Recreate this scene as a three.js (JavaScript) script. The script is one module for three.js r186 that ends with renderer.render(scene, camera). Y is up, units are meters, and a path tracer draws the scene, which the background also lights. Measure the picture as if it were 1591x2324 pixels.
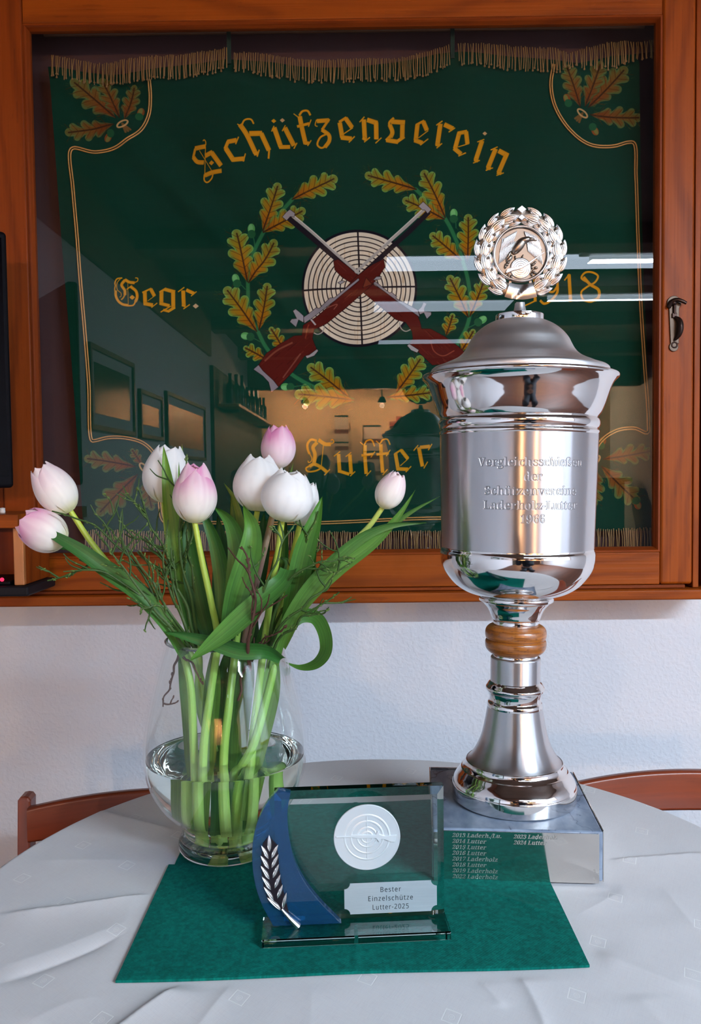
import * as THREE from 'three';
import { RoundedBoxGeometry } from 'three/addons/geometries/RoundedBoxGeometry.js';
import { mergeGeometries } from 'three/addons/utils/BufferGeometryUtils.js';
import { MarchingCubes } from 'three/addons/objects/MarchingCubes.js';
import { RectAreaLightUniformsLib } from 'three/addons/lights/RectAreaLightUniformsLib.js';

// ---------- camera, sky, lights, exposure ----------
const IW = 1591, IH = 2324, FOCAL = 1900, V3 = THREE.Vector3;
const scene = new THREE.Scene();
const camera = new THREE.PerspectiveCamera(2 * Math.atan(IH / 2 / FOCAL) * 180 / Math.PI, IW / IH, 0.01, 60);
camera.position.set(0, 1.172, 0);
camera.rotation.order = 'YXZ';
camera.rotation.set(-2.6 * Math.PI / 180, 0.26 * Math.PI / 180, -0.0115);
camera.updateMatrixWorld(true);
const renderer = new THREE.WebGLRenderer({ antialias: true });
renderer.toneMapping = THREE.LinearToneMapping;
renderer.toneMappingExposure = 1.75;
renderer.shadowMap.enabled = true;
scene.background = new THREE.Color(0.55, 0.65, 0.8);      // daylight outside the closed room
RectAreaLightUniformsLib.init();

const ROOM = { x0: -1.1, x1: 3.0, z0: -1.72, z1: 6.6, h: 2.4 };
function areaLight(name, color, radiance, w, h, at, towards) {
  const l = new THREE.RectAreaLight(color, radiance, w, h);
  l.name = name; l.position.set(...at); l.lookAt(...towards); scene.add(l);
  return l;
}
// daylight through the roof lights (x0, x1, z0, z1) and the windows of the right wall (z0, z1, y0, y1)
const SKYLIGHTS = [[0.2, 2.35, 1.50, 1.84, 6.0], [0.16, 1.14, 2.72, 3.1, 4.0], [0.24, 1.6, 4.42, 4.66, 3.5]];
const WINDOWS = [[0.12, 0.95, 0.85, 2.1, 1.2], [3.0, 4.3, 0.9, 2.1, 1.5]];
const DAY = new THREE.Color(0.78, 0.93, 1.14), TUBE = new THREE.Color(0.80, 0.97, 1.13), WARM = new THREE.Color(1.0, 0.62, 0.34);
SKYLIGHTS.forEach(([x0, x1, z0, z1, L]) => areaLight('skylight_daylight', DAY, L, x1 - x0, z1 - z0, [(x0 + x1) / 2, ROOM.h - 0.02, (z0 + z1) / 2], [(x0 + x1) / 2, 0, (z0 + z1) / 2]));
WINDOWS.forEach(([z0, z1, y0, y1, L]) => areaLight('window_daylight', DAY, L, z1 - z0, y1 - y0, [ROOM.x1 - 0.02, (y0 + y1) / 2, (z0 + z1) / 2], [0, (y0 + y1) / 2, (z0 + z1) / 2]));
// fluorescent tubes under the ceiling (x0, x1, z)
const TUBES = [[1.31, 2.8, 2.44, 60], [1.3, 2.95, 1.4, 245]];
TUBES.forEach(([x0, x1, z, L]) => areaLight('tube_lamp_light', TUBE, L, x1 - x0, z < 2 ? 0.09 : 0.05, [(x0 + x1) / 2, ROOM.h - 0.085, z], [(x0 + x1) / 2, 0, z]));
// warm lamps over the bar at the far end
const BAR_SPOTS = [[0.33, 1.97, 6.28], [2.1, 1.97, 6.28], [-0.55, 1.97, 6.28]];
BAR_SPOTS.forEach(([x, y, z]) => {
  const l = new THREE.PointLight(WARM, 6.5, 0, 2);
  l.name = 'bar_lamp_light'; l.position.set(x, y - 0.02, z + 0.1); l.shadow.radius = 1.5; scene.add(l);
});

// ---------- helpers ----------
const eye = camera.position, q0 = camera.quaternion;
function ray(px, py) { return new V3((px - IW / 2) / FOCAL, (IH / 2 - py) / FOCAL, -1).applyQuaternion(q0); }
function P(px, py, z) { const d = ray(px, py); return d.multiplyScalar(z / d.z).add(eye); }            // where a photo point lies on an upright plane at depth z
function T(px, py, y = 0.75) { const d = ray(px, py); return d.multiplyScalar((y - eye.y) / d.y).add(eye); } // ... or on a level plane at height y
let seedState = 7;
function rnd() { seedState = (seedState + 0x6d2b79f5) | 0; let t = Math.imul(seedState ^ (seedState >>> 15), 1 | seedState); t = (t + Math.imul(t ^ (t >>> 7), 61 | t)) ^ t; return ((t ^ (t >>> 14)) >>> 0) / 4294967296; }
const rr = (a, b) => a + (b - a) * rnd();
const lerp = THREE.MathUtils.lerp, clamp = THREE.MathUtils.clamp, smooth = THREE.MathUtils.smoothstep;
function hash(i, j, s) { let h = Math.imul(i, 374761393) ^ Math.imul(j, 668265263) ^ Math.imul(s, 1274126177); h = Math.imul(h ^ (h >>> 13), 1274126177); return ((h ^ (h >>> 16)) >>> 0) / 4294967296; }
function vn(x, y, px, py, s) {          // value noise that repeats every px, py cells
  const i = Math.floor(x), j = Math.floor(y), fx = x - i, fy = y - j, u = fx * fx * (3 - 2 * fx), v = fy * fy * (3 - 2 * fy);
  const m = (a, n) => ((a % n) + n) % n, i0 = m(i, px), i1 = m(i + 1, px), j0 = m(j, py), j1 = m(j + 1, py);
  return lerp(lerp(hash(i0, j0, s), hash(i1, j0, s), u), lerp(hash(i0, j1, s), hash(i1, j1, s), u), v);
}
function fbm(u, v, fu, fv, s, oct = 4) { let a = 0.5, r = 0, t = 0; for (let o = 0; o < oct; o++) { r += a * vn(u * fu, v * fv, fu, fv, s + o); t += a; a *= 0.5; fu *= 2; fv *= 2; } return r / t; }
function dataTex(w, h, f, srgb) {
  const d = new Uint8Array(w * h * 4);
  for (let y = 0; y < h; y++) for (let x = 0; x < w; x++) { const c = f((x + 0.5) / w, (y + 0.5) / h), o = (y * w + x) * 4; d[o] = clamp(c[0], 0, 255); d[o + 1] = clamp(c[1], 0, 255); d[o + 2] = clamp(c[2], 0, 255); d[o + 3] = 255; }
  const t = new THREE.DataTexture(d, w, h); t.wrapS = t.wrapT = THREE.RepeatWrapping; t.magFilter = THREE.LinearFilter; t.minFilter = THREE.LinearMipmapLinearFilter; t.generateMipmaps = true;
  if (srgb) t.colorSpace = THREE.SRGBColorSpace;
  t.needsUpdate = true; return t;
}
function canvasTex(w, h, draw, srgb = true) {
  const c = document.createElement('canvas'); c.width = w; c.height = h; draw(c.getContext('2d'), w, h);
  const t = new THREE.CanvasTexture(c); t.magFilter = THREE.LinearFilter; if (srgb) t.colorSpace = THREE.SRGBColorSpace;
  return t;
}
const std = (o) => new THREE.MeshStandardMaterial(o), phy = (o) => new THREE.MeshPhysicalMaterial(o);
const mix3 = (a, b, t) => [lerp(a[0], b[0], t), lerp(a[1], b[1], t), lerp(a[2], b[2], t)];

const used = new Map();
function numbered(n) { const k = used.get(n) || 0; used.set(n, k + 1); return k ? n + '_' + String(k).padStart(3, '0') : n; }
function tag(o, label, category, group) { o.userData.label = label; o.userData.category = category; if (group) o.userData.group = group; return o; }
function thing(name, label, category, at = [0, 0, 0], group) {
  const g = new THREE.Group(); g.name = numbered(name); g.position.set(...at); scene.add(g); g.userData.w = 0;
  delete g.userData.w; g.base = new V3(...at);
  return tag(g, label, category, group);
}
// a part (or sub-part) whose geometry is given in the room's coordinates
function part(parent, name, geo, mat, label) {
  const m = new THREE.Mesh(geo.translate(-parent.base.x, -parent.base.y, -parent.base.z), mat);
  m.name = name; m.base = parent.base.clone(); if (label) m.userData.label = label; parent.add(m); return m;
}
function solo(name, geo, mat, label, category, group) { const m = new THREE.Mesh(geo, mat); m.name = numbered(name); m.base = new V3(); scene.add(m); return tag(m, label, category, group); }
function struct(name, geo, mat) { const m = new THREE.Mesh(geo, mat); m.name = name; m.base = new V3(); m.userData.kind = 'structure'; scene.add(m); return m; }
function merge(list) { return mergeGeometries(list.map((g) => { const n = g.index ? g.toNonIndexed() : g; for (const k of Object.keys(n.attributes)) if (!['position', 'normal', 'uv', 'color'].includes(k)) n.deleteAttribute(k); return n; })); }
function rbox(w, h, d, r = 0.002, seg = 2) { return new RoundedBoxGeometry(w, h, d, seg, Math.min(r, w / 2.01, h / 2.01, d / 2.01)); }
function boxAt(x0, x1, y0, y1, z0, z1, r = 0.002, seg = 2) { return rbox(x1 - x0, y1 - y0, z1 - z0, r, seg).translate((x0 + x1) / 2, (y0 + y1) / 2, (z0 + z1) / 2); }
function grainUV(g, axis, off = rnd() * 7, su = 0.5, sv = 1.0) {       // uv in metres, the grain along one axis
  const p = g.attributes.position, n = g.attributes.normal, uv = new Float32Array(p.count * 2), A = { x: 0, y: 1, z: 2 }[axis];
  for (let i = 0; i < p.count; i++) {
    const c = [p.getX(i), p.getY(i), p.getZ(i)], m = [Math.abs(n.getX(i)), Math.abs(n.getY(i)), Math.abs(n.getZ(i))];
    let D = m.indexOf(Math.max(...m)); if (D === A) D = (A + 1) % 3;
    const B = [0, 1, 2].find((k) => k !== A && k !== D);
    uv[2 * i] = (c[B] + c[D] * 0.3) / su + off; uv[2 * i + 1] = c[A] / sv + off * 0.37;
  }
  g.setAttribute('uv', new THREE.BufferAttribute(uv, 2)); return g;
}
function planarUV(g, s = 1) { return grainUV(g, 'x', 0, s, s); }
// lathe from [radius, height] pairs about an upright axis
function lathe(prof, x, z, seg = 96, start = 0) { return new THREE.LatheGeometry(prof.map(([r, y]) => new THREE.Vector2(Math.max(r, 1e-5), y)), seg, start).translate(x, 0, z); }
function tubeGeo(pts, radius, seg = 24, rad = 8, closed = false) {
  const c = new THREE.CatmullRomCurve3(pts, closed, 'centripetal'), R = typeof radius === 'function' ? radius : () => radius;
  const g = new THREE.TubeGeometry(c, seg, 1, rad, closed), p = g.attributes.position, n = g.attributes.normal;
  for (let i = 0; i <= seg; i++) { const o = c.getPointAt(i / seg), r = R(i / seg); for (let j = 0; j <= rad; j++) { const k = i * (rad + 1) + j; p.setXYZ(k, o.x + n.getX(k) * r, o.y + n.getY(k) * r, o.z + n.getZ(k) * r); } }
  if (!closed) { g.computeVertexNormals(); }
  return g;
}
function paint(g, f) {                    // vertex colours (sRGB hex or Color) by position
  const p = g.attributes.position, c = new Float32Array(p.count * 3), v = new V3();
  for (let i = 0; i < p.count; i++) { v.fromBufferAttribute(p, i); const k = f(v, i); c[3 * i] = k.r; c[3 * i + 1] = k.g; c[3 * i + 2] = k.b; }
  g.setAttribute('color', new THREE.BufferAttribute(c, 3)); return g;
}
const C = (s) => new THREE.Color(s);
function extrude(pts, depth, bevel = 0.0005, holes = [], curveSegments = 8, bs = 2) {
  const s = pts instanceof THREE.Shape ? pts : new THREE.Shape(pts.map(([x, y]) => new THREE.Vector2(x, y)));
  holes.forEach((h) => s.holes.push(h));
  return new THREE.ExtrudeGeometry(s, { depth, bevelEnabled: bevel > 0, bevelThickness: bevel, bevelSize: bevel, bevelOffset: -bevel, bevelSegments: bs, curveSegments });
}
function gridGeo(nu, nv, f) {             // surface from f(u, v) -> Vector3
  const pos = [], uv = [], idx = [];
  for (let j = 0; j <= nv; j++) for (let i = 0; i <= nu; i++) { const p = f(i / nu, j / nv); pos.push(p.x, p.y, p.z); uv.push(i / nu, j / nv); }
  for (let j = 0; j < nv; j++) for (let i = 0; i < nu; i++) { const a = j * (nu + 1) + i, b = a + 1, c = a + nu + 1, d = c + 1; idx.push(a, b, d, a, d, c); }
  const g = new THREE.BufferGeometry(); g.setAttribute('position', new THREE.Float32BufferAttribute(pos, 3)); g.setAttribute('uv', new THREE.Float32BufferAttribute(uv, 2)); g.setIndex(idx); g.computeVertexNormals(); return g;
}

// ---------- materials ----------
function woodTex(light, dark, s, knots = 0) {
  return dataTex(512, 1024, (u, v) => {
    const warp = fbm(u, v, 3, 2, s) * 1.1, ring = 0.5 + 0.5 * Math.sin(6.283 * (u * 9 + warp * 3.2)), fine = fbm(u, v, 120, 4, s + 9, 3), broad = fbm(u, v, 5, 1, s + 20, 3), pore = vn(u * 230, v * 18, 230, 18, s + 31);
    let t = 0.34 * Math.pow(ring, 2.2) + 0.42 * (fine - 0.5) + 0.62 * (broad - 0.3) + (pore > 0.86 ? 0.18 : 0);
    return mix3(light, dark, clamp(t, 0, 1));
  }, true);
}
const grainBump = dataTex(512, 512, (u, v) => { const c = 255 * (0.6 * fbm(u, v, 150, 5, 77, 3) + 0.4 * fbm(u, v, 20, 3, 71)); return [c, c, c]; });
const woodFrame = phy({ map: woodTex([150, 70, 8], [94, 36, 2], 3), roughness: 0.5, specularIntensity: 0.35, bumpMap: grainBump, bumpScale: 0.0006, clearcoat: 0.06, clearcoatRoughness: 0.3 });
const woodFrame2 = phy({ map: woodTex([134, 58, 9], [80, 28, 3], 14), roughness: 0.5, specularIntensity: 0.35, bumpMap: grainBump, bumpScale: 0.0006, clearcoat: 0.06, clearcoatRoughness: 0.3 });
const woodDark = std({ map: woodTex([86, 46, 28], [48, 24, 14], 23), roughness: 0.5 });
const woodChair = phy({ map: woodTex([134, 58, 28], [98, 38, 16], 41), roughness: 0.4, clearcoat: 0.4, clearcoatRoughness: 0.2 });
const woodPale = phy({ map: woodTex([190, 120, 66], [150, 86, 40], 51), roughness: 0.45, clearcoat: 0.2, clearcoatRoughness: 0.3 });
const plasterBump = dataTex(1024, 1024, (u, v) => { const a = fbm(u, v, 90, 90, 5, 2), b = fbm(u, v, 36, 30, 8, 3); const c = 255 * (0.55 * smooth(a, 0.35, 0.75) + 0.45 * b); return [c, c, c]; });
const wallMat = std({ color: C('#d5d8df'), roughness: 0.95, bumpMap: plasterBump, bumpScale: 0.0006 });

// ---------- the room ----------
{
  const { x0, x1, z0, z1, h } = ROOM, t = 0.12;
  const wallUV = (g) => planarUV(g, 0.5);
  struct('wall_back', wallUV(new THREE.BoxGeometry(x1 - x0 + 2 * t, h, t).translate((x0 + x1) / 2, h / 2, z0 - t / 2)), wallMat);
  struct('wall_left', wallUV(new THREE.BoxGeometry(t, h, z1 - z0).translate(x0 - t / 2, h / 2, (z0 + z1) / 2)), wallMat);
  struct('floor', planarUV(new THREE.BoxGeometry(x1 - x0 + 2 * t, t, z1 - z0 + 2 * t).translate((x0 + x1) / 2, -t / 2, (z0 + z1) / 2), 0.8), std({ map: woodDark.map, roughness: 0.55 }));
  // right wall with two window openings, far wall, ceiling with three roof-light openings
  const wr = [], seg = (za, zb, ya, yb) => wr.push(new THREE.BoxGeometry(t, yb - ya, zb - za).translate(x1 + t / 2, (ya + yb) / 2, (za + zb) / 2));
  let z = z0;
  WINDOWS.forEach(([a, b, ya, yb]) => { seg(z, a, 0, h); seg(a, b, 0, ya); seg(a, b, yb, h); z = b; });
  seg(z, z1, 0, h);
  struct('wall_right', wallUV(merge(wr)), wallMat);
  struct('wall_front', wallUV(new THREE.BoxGeometry(x1 - x0 + 2 * t, h, t).translate((x0 + x1) / 2, h / 2, z1 + t / 2)), std({ color: C('#d9b48c'), roughness: 0.9, bumpMap: plasterBump, bumpScale: 0.002 }));
  const cl = [], cs = (xa, xb, za, zb) => xb - xa > 1e-3 && zb - za > 1e-3 && cl.push(new THREE.BoxGeometry(xb - xa, t, zb - za).translate((xa + xb) / 2, h + t / 2, (za + zb) / 2));
  z = z0 - t;
  SKYLIGHTS.forEach(([xa, xb, za, zb]) => { cs(x0 - t, x1 + t, z, za); cs(x0 - t, xa, za, zb); cs(xb, x1 + t, za, zb); z = zb; });
  cs(x0 - t, x1 + t, z, z1 + t);
  struct('ceiling', grainUV(merge(cl), 'x', 0, 0.5, 1), std({ map: woodTex([104, 84, 70], [72, 56, 46], 61), roughness: 0.7 }));
  // glowing panes: day sky seen in the roof lights and windows
  const glow = std({ color: 0x101010, roughness: 0.4, emissive: DAY, emissiveIntensity: 0.6 });
  let n = 1;
  SKYLIGHTS.forEach(([xa, xb, za, zb]) => {
    const f = struct('window_' + n++, grainUV(merge([boxAt(xa - 0.04, xa, h - 0.015, h + t, za - 0.04, zb + 0.04), boxAt(xb, xb + 0.04, h - 0.015, h + t, za - 0.04, zb + 0.04), boxAt(xa, xb, h - 0.015, h + t, za - 0.04, za), boxAt(xa, xb, h - 0.015, h + t, zb, zb + 0.04)]), 'x'), woodDark);
    part(f, 'window_pane', new THREE.BoxGeometry(xb - xa, 0.02, zb - za).translate((xa + xb) / 2, h + 0.05, (za + zb) / 2), glow);
  });
  WINDOWS.forEach(([za, zb, ya, yb]) => {
    const b = [boxAt(x1 - 0.03, x1 + 0.06, ya - 0.05, yb + 0.05, za - 0.05, za), boxAt(x1 - 0.03, x1 + 0.06, ya - 0.05, yb + 0.05, zb, zb + 0.05), boxAt(x1 - 0.03, x1 + 0.06, ya - 0.05, ya, za, zb), boxAt(x1 - 0.03, x1 + 0.06, yb, yb + 0.05, za, zb)];
    const f = struct('window_' + n++, grainUV(merge(b), 'y'), woodPale);
    part(f, 'window_pane', new THREE.BoxGeometry(0.02, yb - ya, zb - za).translate(x1 + 0.05, (ya + yb) / 2, (za + zb) / 2), glow);
  });
  // dark ceiling beams between the roof lights
  [[0.98, 1.16], [1.95, 2.14], [3.3, 3.5], [4.85, 5.05]].forEach(([a, b], i) => struct('trim_' + (i + 1), grainUV(boxAt(x0, x1, h - 0.1, h, a, b, 0.006), 'x'), woodDark));
  struct('trim_6', grainUV(boxAt(x0, x0 + 0.025, 2.08, h, z0, 3.2, 0.004), 'z'), woodDark);      // dark frieze boards along the left wall
  struct('trim_5', grainUV(boxAt(x0, x1, 2.06, h, 5.55, 5.66, 0.006), 'x'), woodDark);          // bulkhead in front of the bar
}

// ---------- display cabinet ----------
const ZD = -1.6, ZF = -1.664;                 // door face, banner plane
const cabinet = thing('display_cabinet', 'reddish wooden display cabinet with glass door hung on the white wall', 'cabinet', [0, 0.925, -1.66]);
{
  const W = (g, a, o) => grainUV(g, a, o);
  const bx = [-0.690, 0.702], by = [0.925, 2.115];
  part(cabinet, 'back_panel', boxAt(bx[0] + 0.012, bx[1] - 0.012, by[0] + 0.012, by[1] - 0.012, -1.717, -1.705), std({ color: C('#482e30'), roughness: 0.85 }));
  part(cabinet, 'case_side', W(boxAt(bx[0], bx[0] + 0.018, by[0] + 0.02, by[1], -1.719, -1.606), 'y'), woodFrame2);
  part(cabinet, 'case_side', W(boxAt(bx[1] - 0.018, bx[1], by[0] + 0.02, by[1], -1.719, -1.606), 'y'), woodFrame2);
  part(cabinet, 'case_top', W(boxAt(bx[0], bx[1], by[1] - 0.02, by[1] + 0.002, -1.719, -1.602), 'x'), woodFrame2);
  part(cabinet, 'case_bottom', W(boxAt(bx[0] - 0.004, bx[1] + 0.004, by[0], by[0] + 0.0205, -1.719, -1.588, 0.004), 'x'), woodFrame);
  part(cabinet, 'bottom_lip', W(boxAt(bx[0] + 0.004, 0.634, by[0] + 0.0212, by[0] + 0.0275, -1.70, -1.6035, 0.001), 'x'), woodFrame2);
  part(cabinet, 'case_frame', W(boxAt(0.6490, 0.6605, by[0] + 0.0212, by[1] - 0.021, -1.66, -1.6045, 0.0015), 'y'), woodFrame);
  const door = part(cabinet, 'door', W(merge([
    boxAt(-0.672, -0.6105, 0.9535, 2.09, -1.622, ZD, 0.004)]), 'y', 1.3), woodFrame2);
  part(door, 'door_stile', W(boxAt(0.585, 0.647, 0.9535, 2.09, -1.622, ZD, 0.006, 3), 'y', 3.1), woodFrame);
  part(door, 'door_rail', W(boxAt(-0.6100, 0.5846, 2.0195, 2.09, -1.622, ZD - 0.0006, 0.0025), 'x', 5.2), woodFrame);
  part(door, 'door_rail', W(boxAt(-0.6100, 0.5846, 0.9535, 1.0165, -1.622, ZD - 0.0006, 0.0025), 'x', 2.4), woodFrame);
  // glazing bead with mitred corners, sloping back to the pane
  const o = [-0.6100, 0.5846, 1.0165, 2.0195], bead = (a, b) => {   // a, b: outer corners in order round the opening
    const cx = (o[0] + o[1]) / 2, cy = (o[2] + o[3]) / 2, inn = ([x, y], k) => [x + Math.sign(cx - x) * k, y + Math.sign(cy - y) * k];
    const pr = [[0, -1.6015], [0.0035, -1.6012], [0.0055, -1.604], [0.009, -1.612], [0.009, -1.622], [0, -1.622]];
    const g = gridGeo(pr.length - 1, 1, (u, v) => { const [k, z] = pr[Math.round(u * (pr.length - 1))], p = inn(v < 0.5 ? a : b, k); return new V3(p[0], p[1], z); }).toNonIndexed();
    g.computeVertexNormals(); return g;
  };
  const c0 = [o[0], o[2]], c1 = [o[1], o[2]], c2 = [o[1], o[3]], c3 = [o[0], o[3]];
  [[c0, c1, 'x'], [c2, c1, 'y'], [c3, c2, 'x'], [c3, c0, 'y']].forEach(([a, b, ax]) => part(door, 'glazing_bead', W(bead(a, b), ax), woodFrame2));
  part(door, 'glass_pane', new THREE.PlaneGeometry(1.2, 1.01).translate(-0.0127, 1.518, -1.616), phy({ color: 0xffffff, transmission: 1, thickness: 0, roughness: 0, ior: 1.5 }), 'clear glass pane mirroring the room');
  // twisted hook handle on its plate
  const br = std({ color: C('#4a4038'), metalness: 0.9, roughness: 0.38 }), brD = std({ color: C('#33241f'), metalness: 0.75, roughness: 0.35 });
  const lx = 0.6074, sh = new THREE.Shape();
  sh.moveTo(-0.0095, 0.034); sh.absarc(0, 0.040, 0.0135, Math.PI * 1.25, -Math.PI * 0.25, true); sh.lineTo(0.0095, -0.036); sh.absarc(0, -0.042, 0.0088, Math.PI * 0.25, Math.PI * 0.75, true); sh.closePath();
  const lat = part(cabinet, 'latch_plate', extrude(sh, 0.0025, 0.0008).translate(lx, 1.447, ZD), br);
  part(lat, 'hook', merge([tubeGeo([new V3(lx - 0.011, 1.479, ZD + 0.004), new V3(lx - 0.006, 1.489, ZD + 0.008), new V3(lx + 0.002, 1.4915, ZD + 0.011), new V3(lx + 0.010, 1.489, ZD + 0.013), new V3(lx + 0.019, 1.4845, ZD + 0.013)], (t) => 0.0046 * (1 - 0.35 * t), 20, 10), new THREE.SphereGeometry(0.006, 14, 10).translate(lx - 0.002, 1.487, ZD + 0.005), new THREE.CylinderGeometry(0.003, 0.003, 0.02, 10).translate(lx, 1.476, ZD + 0.005)]), brD);
  part(lat, 'pull_ring', merge([tubeGeo([new V3(lx, 1.461, ZD + 0.005), new V3(lx + 0.007, 1.454, ZD + 0.011), new V3(lx + 0.0088, 1.441, ZD + 0.013), new V3(lx + 0.007, 1.427, ZD + 0.011), new V3(lx + 0.001, 1.417, ZD + 0.005)], (t) => 0.002 + 0.0035 * Math.sin(Math.PI * t), 24, 10), boxAt(lx - 0.0045, lx + 0.0045, 1.459, 1.468, ZD + 0.001, ZD + 0.007, 0.001), new THREE.TorusGeometry(0.005, 0.0017, 8, 20).translate(lx + 0.001, 1.4085, ZD + 0.003)]), brD);
}

// ---------- club banner ----------
const FX0 = -0.66, FX1 = 0.66, FY0 = 0.98, FY1 = 2.02, CW = 2048, CH = Math.round(2048 * (FY1 - FY0) / (FX1 - FX0)), KP = CW / (FX1 - FX0) / (FOCAL / 1.665);
function F(px, py) { const p = P(px, py, ZF); return [(p.x - FX0) / (FX1 - FX0) * CW, (FY1 - p.y) / (FY1 - FY0) * CH]; }
const bannerArt = canvasTex(CW, CH, (g) => {
  g.fillStyle = '#0b3d2f'; g.fillRect(0, 0, CW, CH);
  for (let i = 0; i < 9000; i++) { g.fillStyle = rnd() < 0.5 ? 'rgba(10,50,36,0.12)' : 'rgba(50,120,92,0.10)'; g.fillRect(rnd() * CW, rnd() * CH, rr(2, 26), 1); }
  for (let i = 0; i < 9000; i++) { g.fillStyle = rnd() < 0.5 ? 'rgba(10,50,36,0.12)' : 'rgba(50,120,92,0.08)'; g.fillRect(rnd() * CW, rnd() * CH, 1, rr(2, 26)); }
  const path = (pts, close = true) => { g.beginPath(); pts.forEach((p, i) => { const [x, y] = F(...p); i ? g.lineTo(x, y) : g.moveTo(x, y); }); if (close) g.closePath(); };
  const curve = (pts, close = false) => {         // Catmull-Rom through points
    const c = new THREE.CatmullRomCurve3(pts.map(([x, y]) => new V3(x, y, 0)), close, 'centripetal'); path(c.getPoints(pts.length * 8).map((p) => [p.x, p.y]), close);
  };
  const crop = (ox, oy, s, list) => { const out = []; for (let i = 0; i < list.length; i += 2) out.push([ox + list[i] / s, oy + list[i + 1] / s]); return out; };
  // --- wreath ---
  const stem = (pts, w, col = '#2f7a4c') => { curve(pts); g.lineCap = 'round'; g.lineWidth = w * KP; g.strokeStyle = '#1f5a38'; g.stroke(); curve(pts); g.lineWidth = (w - 2.4) * KP; g.strokeStyle = col; g.stroke(); };
  function leaf(bx, by, tx, ty, wf = 0.30, dull = 0) {
    const [x0, y0] = F(bx, by), [x1, y1] = F(tx, ty), L = Math.hypot(x1 - x0, y1 - y0), a = Math.atan2(y1 - y0, x1 - x0), n = L / KP > 75 ? 4 : 3;
    g.save(); g.translate(x0, y0); g.rotate(a);
    // rounded lobes: thick strokes running forward from the midrib
    const W = wf * L / 0.30, lobes = n === 4 ? [[0.30, 0.125, 0.078], [0.51, 0.165, 0.088], [0.73, 0.135, 0.078]] : [[0.36, 0.16, 0.095], [0.66, 0.165, 0.095]];
    const layer = (k, styles) => {
      const gr2 = g.createLinearGradient(0, 0, L, 0); styles.forEach((c2, i) => gr2.addColorStop(i / (styles.length - 1), c2)); g.strokeStyle = gr2; g.fillStyle = gr2; g.lineCap = 'round';
      for (const s of [-1, 1]) for (const [t, off, r] of lobes) { const t0 = t + (s > 0 ? 0.05 : 0); g.lineWidth = 2 * r * W * 0.80 * k; g.beginPath(); g.moveTo((t0 - 0.14) * L, 0); g.quadraticCurveTo((t0 - 0.03) * L, s * off * W * 0.45, (t0 + 0.03) * L, s * off * W * (0.55 + 0.35 * k)); g.stroke(); }
      g.lineWidth = 0.165 * W * k; g.beginPath(); g.moveTo(0.6 * L, 0); g.lineTo(L * (0.985 - 0.10 * 0.9 * k - (1 - k) * 0.02), 0); g.stroke();
      g.beginPath(); g.moveTo(0, 0); g.quadraticCurveTo(0.16 * L, -0.10 * W * k, 0.32 * L, -0.085 * W * k); g.lineTo(0.8 * L, -0.065 * W * k); g.lineTo(0.8 * L, 0.065 * W * k); g.lineTo(0.34 * L, 0.085 * W * k); g.quadraticCurveTo(0.18 * L, 0.10 * W * k, 0, 0); g.fill();
    };
    layer(1.12, dull ? ['#4a4a28', '#55703f', '#55703f', '#5f7a48'] : ['#5a5a24', '#74a04c', '#7cb45c', '#86c06a']);
    layer(1.0, dull ? ['#5c4824', '#5f6c3c', '#60743f', '#668048'] : ['#8a5c18', '#7f8c34', '#7a9a40', '#7cac56']);
    for (let i = 0; i < 5; i++) { g.globalAlpha = 0.38; layer(0.80 - i * 0.11, dull ? ['#743414', '#80481c', '#785824', '#666834'] : ['#9c4e0e', '#b0740f', '#9a7e16', '#78843a']); }
    g.globalAlpha = 1;
    g.strokeStyle = 'rgba(60,38,24,0.9)'; g.lineCap = 'round'; g.lineWidth = 3.4 * KP; g.beginPath(); g.moveTo(0, 0); g.quadraticCurveTo(L * 0.5, L * 0.02, L * 0.9, 0); g.stroke();
    g.lineWidth = 1.3 * KP; g.strokeStyle = 'rgba(90,50,20,0.75)';
    for (let i = 1; i < 8; i++) for (const s of [-1, 1]) { const t = i / 8.5; g.beginPath(); g.moveTo(t * L, 0); g.quadraticCurveTo((t + 0.05) * L, s * wf * L * 0.2, (t + 0.13) * L, s * wf * L * 0.62); g.stroke(); }
    for (let i = 0; i < 60; i++) { g.strokeStyle = rnd() < 0.5 ? 'rgba(170,130,40,0.30)' : 'rgba(80,50,10,0.25)'; g.lineWidth = 0.9 * KP; const x = rnd() * L, y = rr(-1, 1) * wf * L * 0.7; g.beginPath(); g.moveTo(x, y); g.lineTo(x + L * 0.05, y * 1.2); g.stroke(); }
    g.restore();
  }
  function acorn(px, py, deg, s = 1, sx, sy, dull) {
    if (sx) { curve([[px, py], [(px + sx) / 2 + 2, (py + sy) / 2], [sx, sy]]); g.lineWidth = 2 * KP; g.strokeStyle = '#2f7048'; g.stroke(); }
    const [x, y] = F(px, py); g.save(); g.translate(x, y); g.rotate(deg * Math.PI / 180); const k = KP * s;
    g.fillStyle = dull ? '#8a4a22' : '#5fae60'; g.beginPath(); g.ellipse(0, -7 * k, 8.5 * k, 11 * k, 0, 0, 7); g.fill(); g.fillStyle = dull ? 'rgba(120,150,80,0.7)' : '#7cc47c'; g.beginPath(); g.ellipse(-1.5 * k, -9 * k, 5 * k, 8 * k, 0, 0, 7); g.fill();
    g.fillStyle = '#24603c'; g.beginPath(); g.ellipse(0, 4 * k, 9.5 * k, 9 * k, 0, 0, 7); g.fill(); g.restore();
  }
  stem([[664, 455], [640, 480], [612, 505], [594, 530], [575, 565], [564, 610], [562, 660], [565, 710], [585, 752], [605, 790], [650, 840], [700, 872], [745, 890], [800, 907]], 10);
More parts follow.
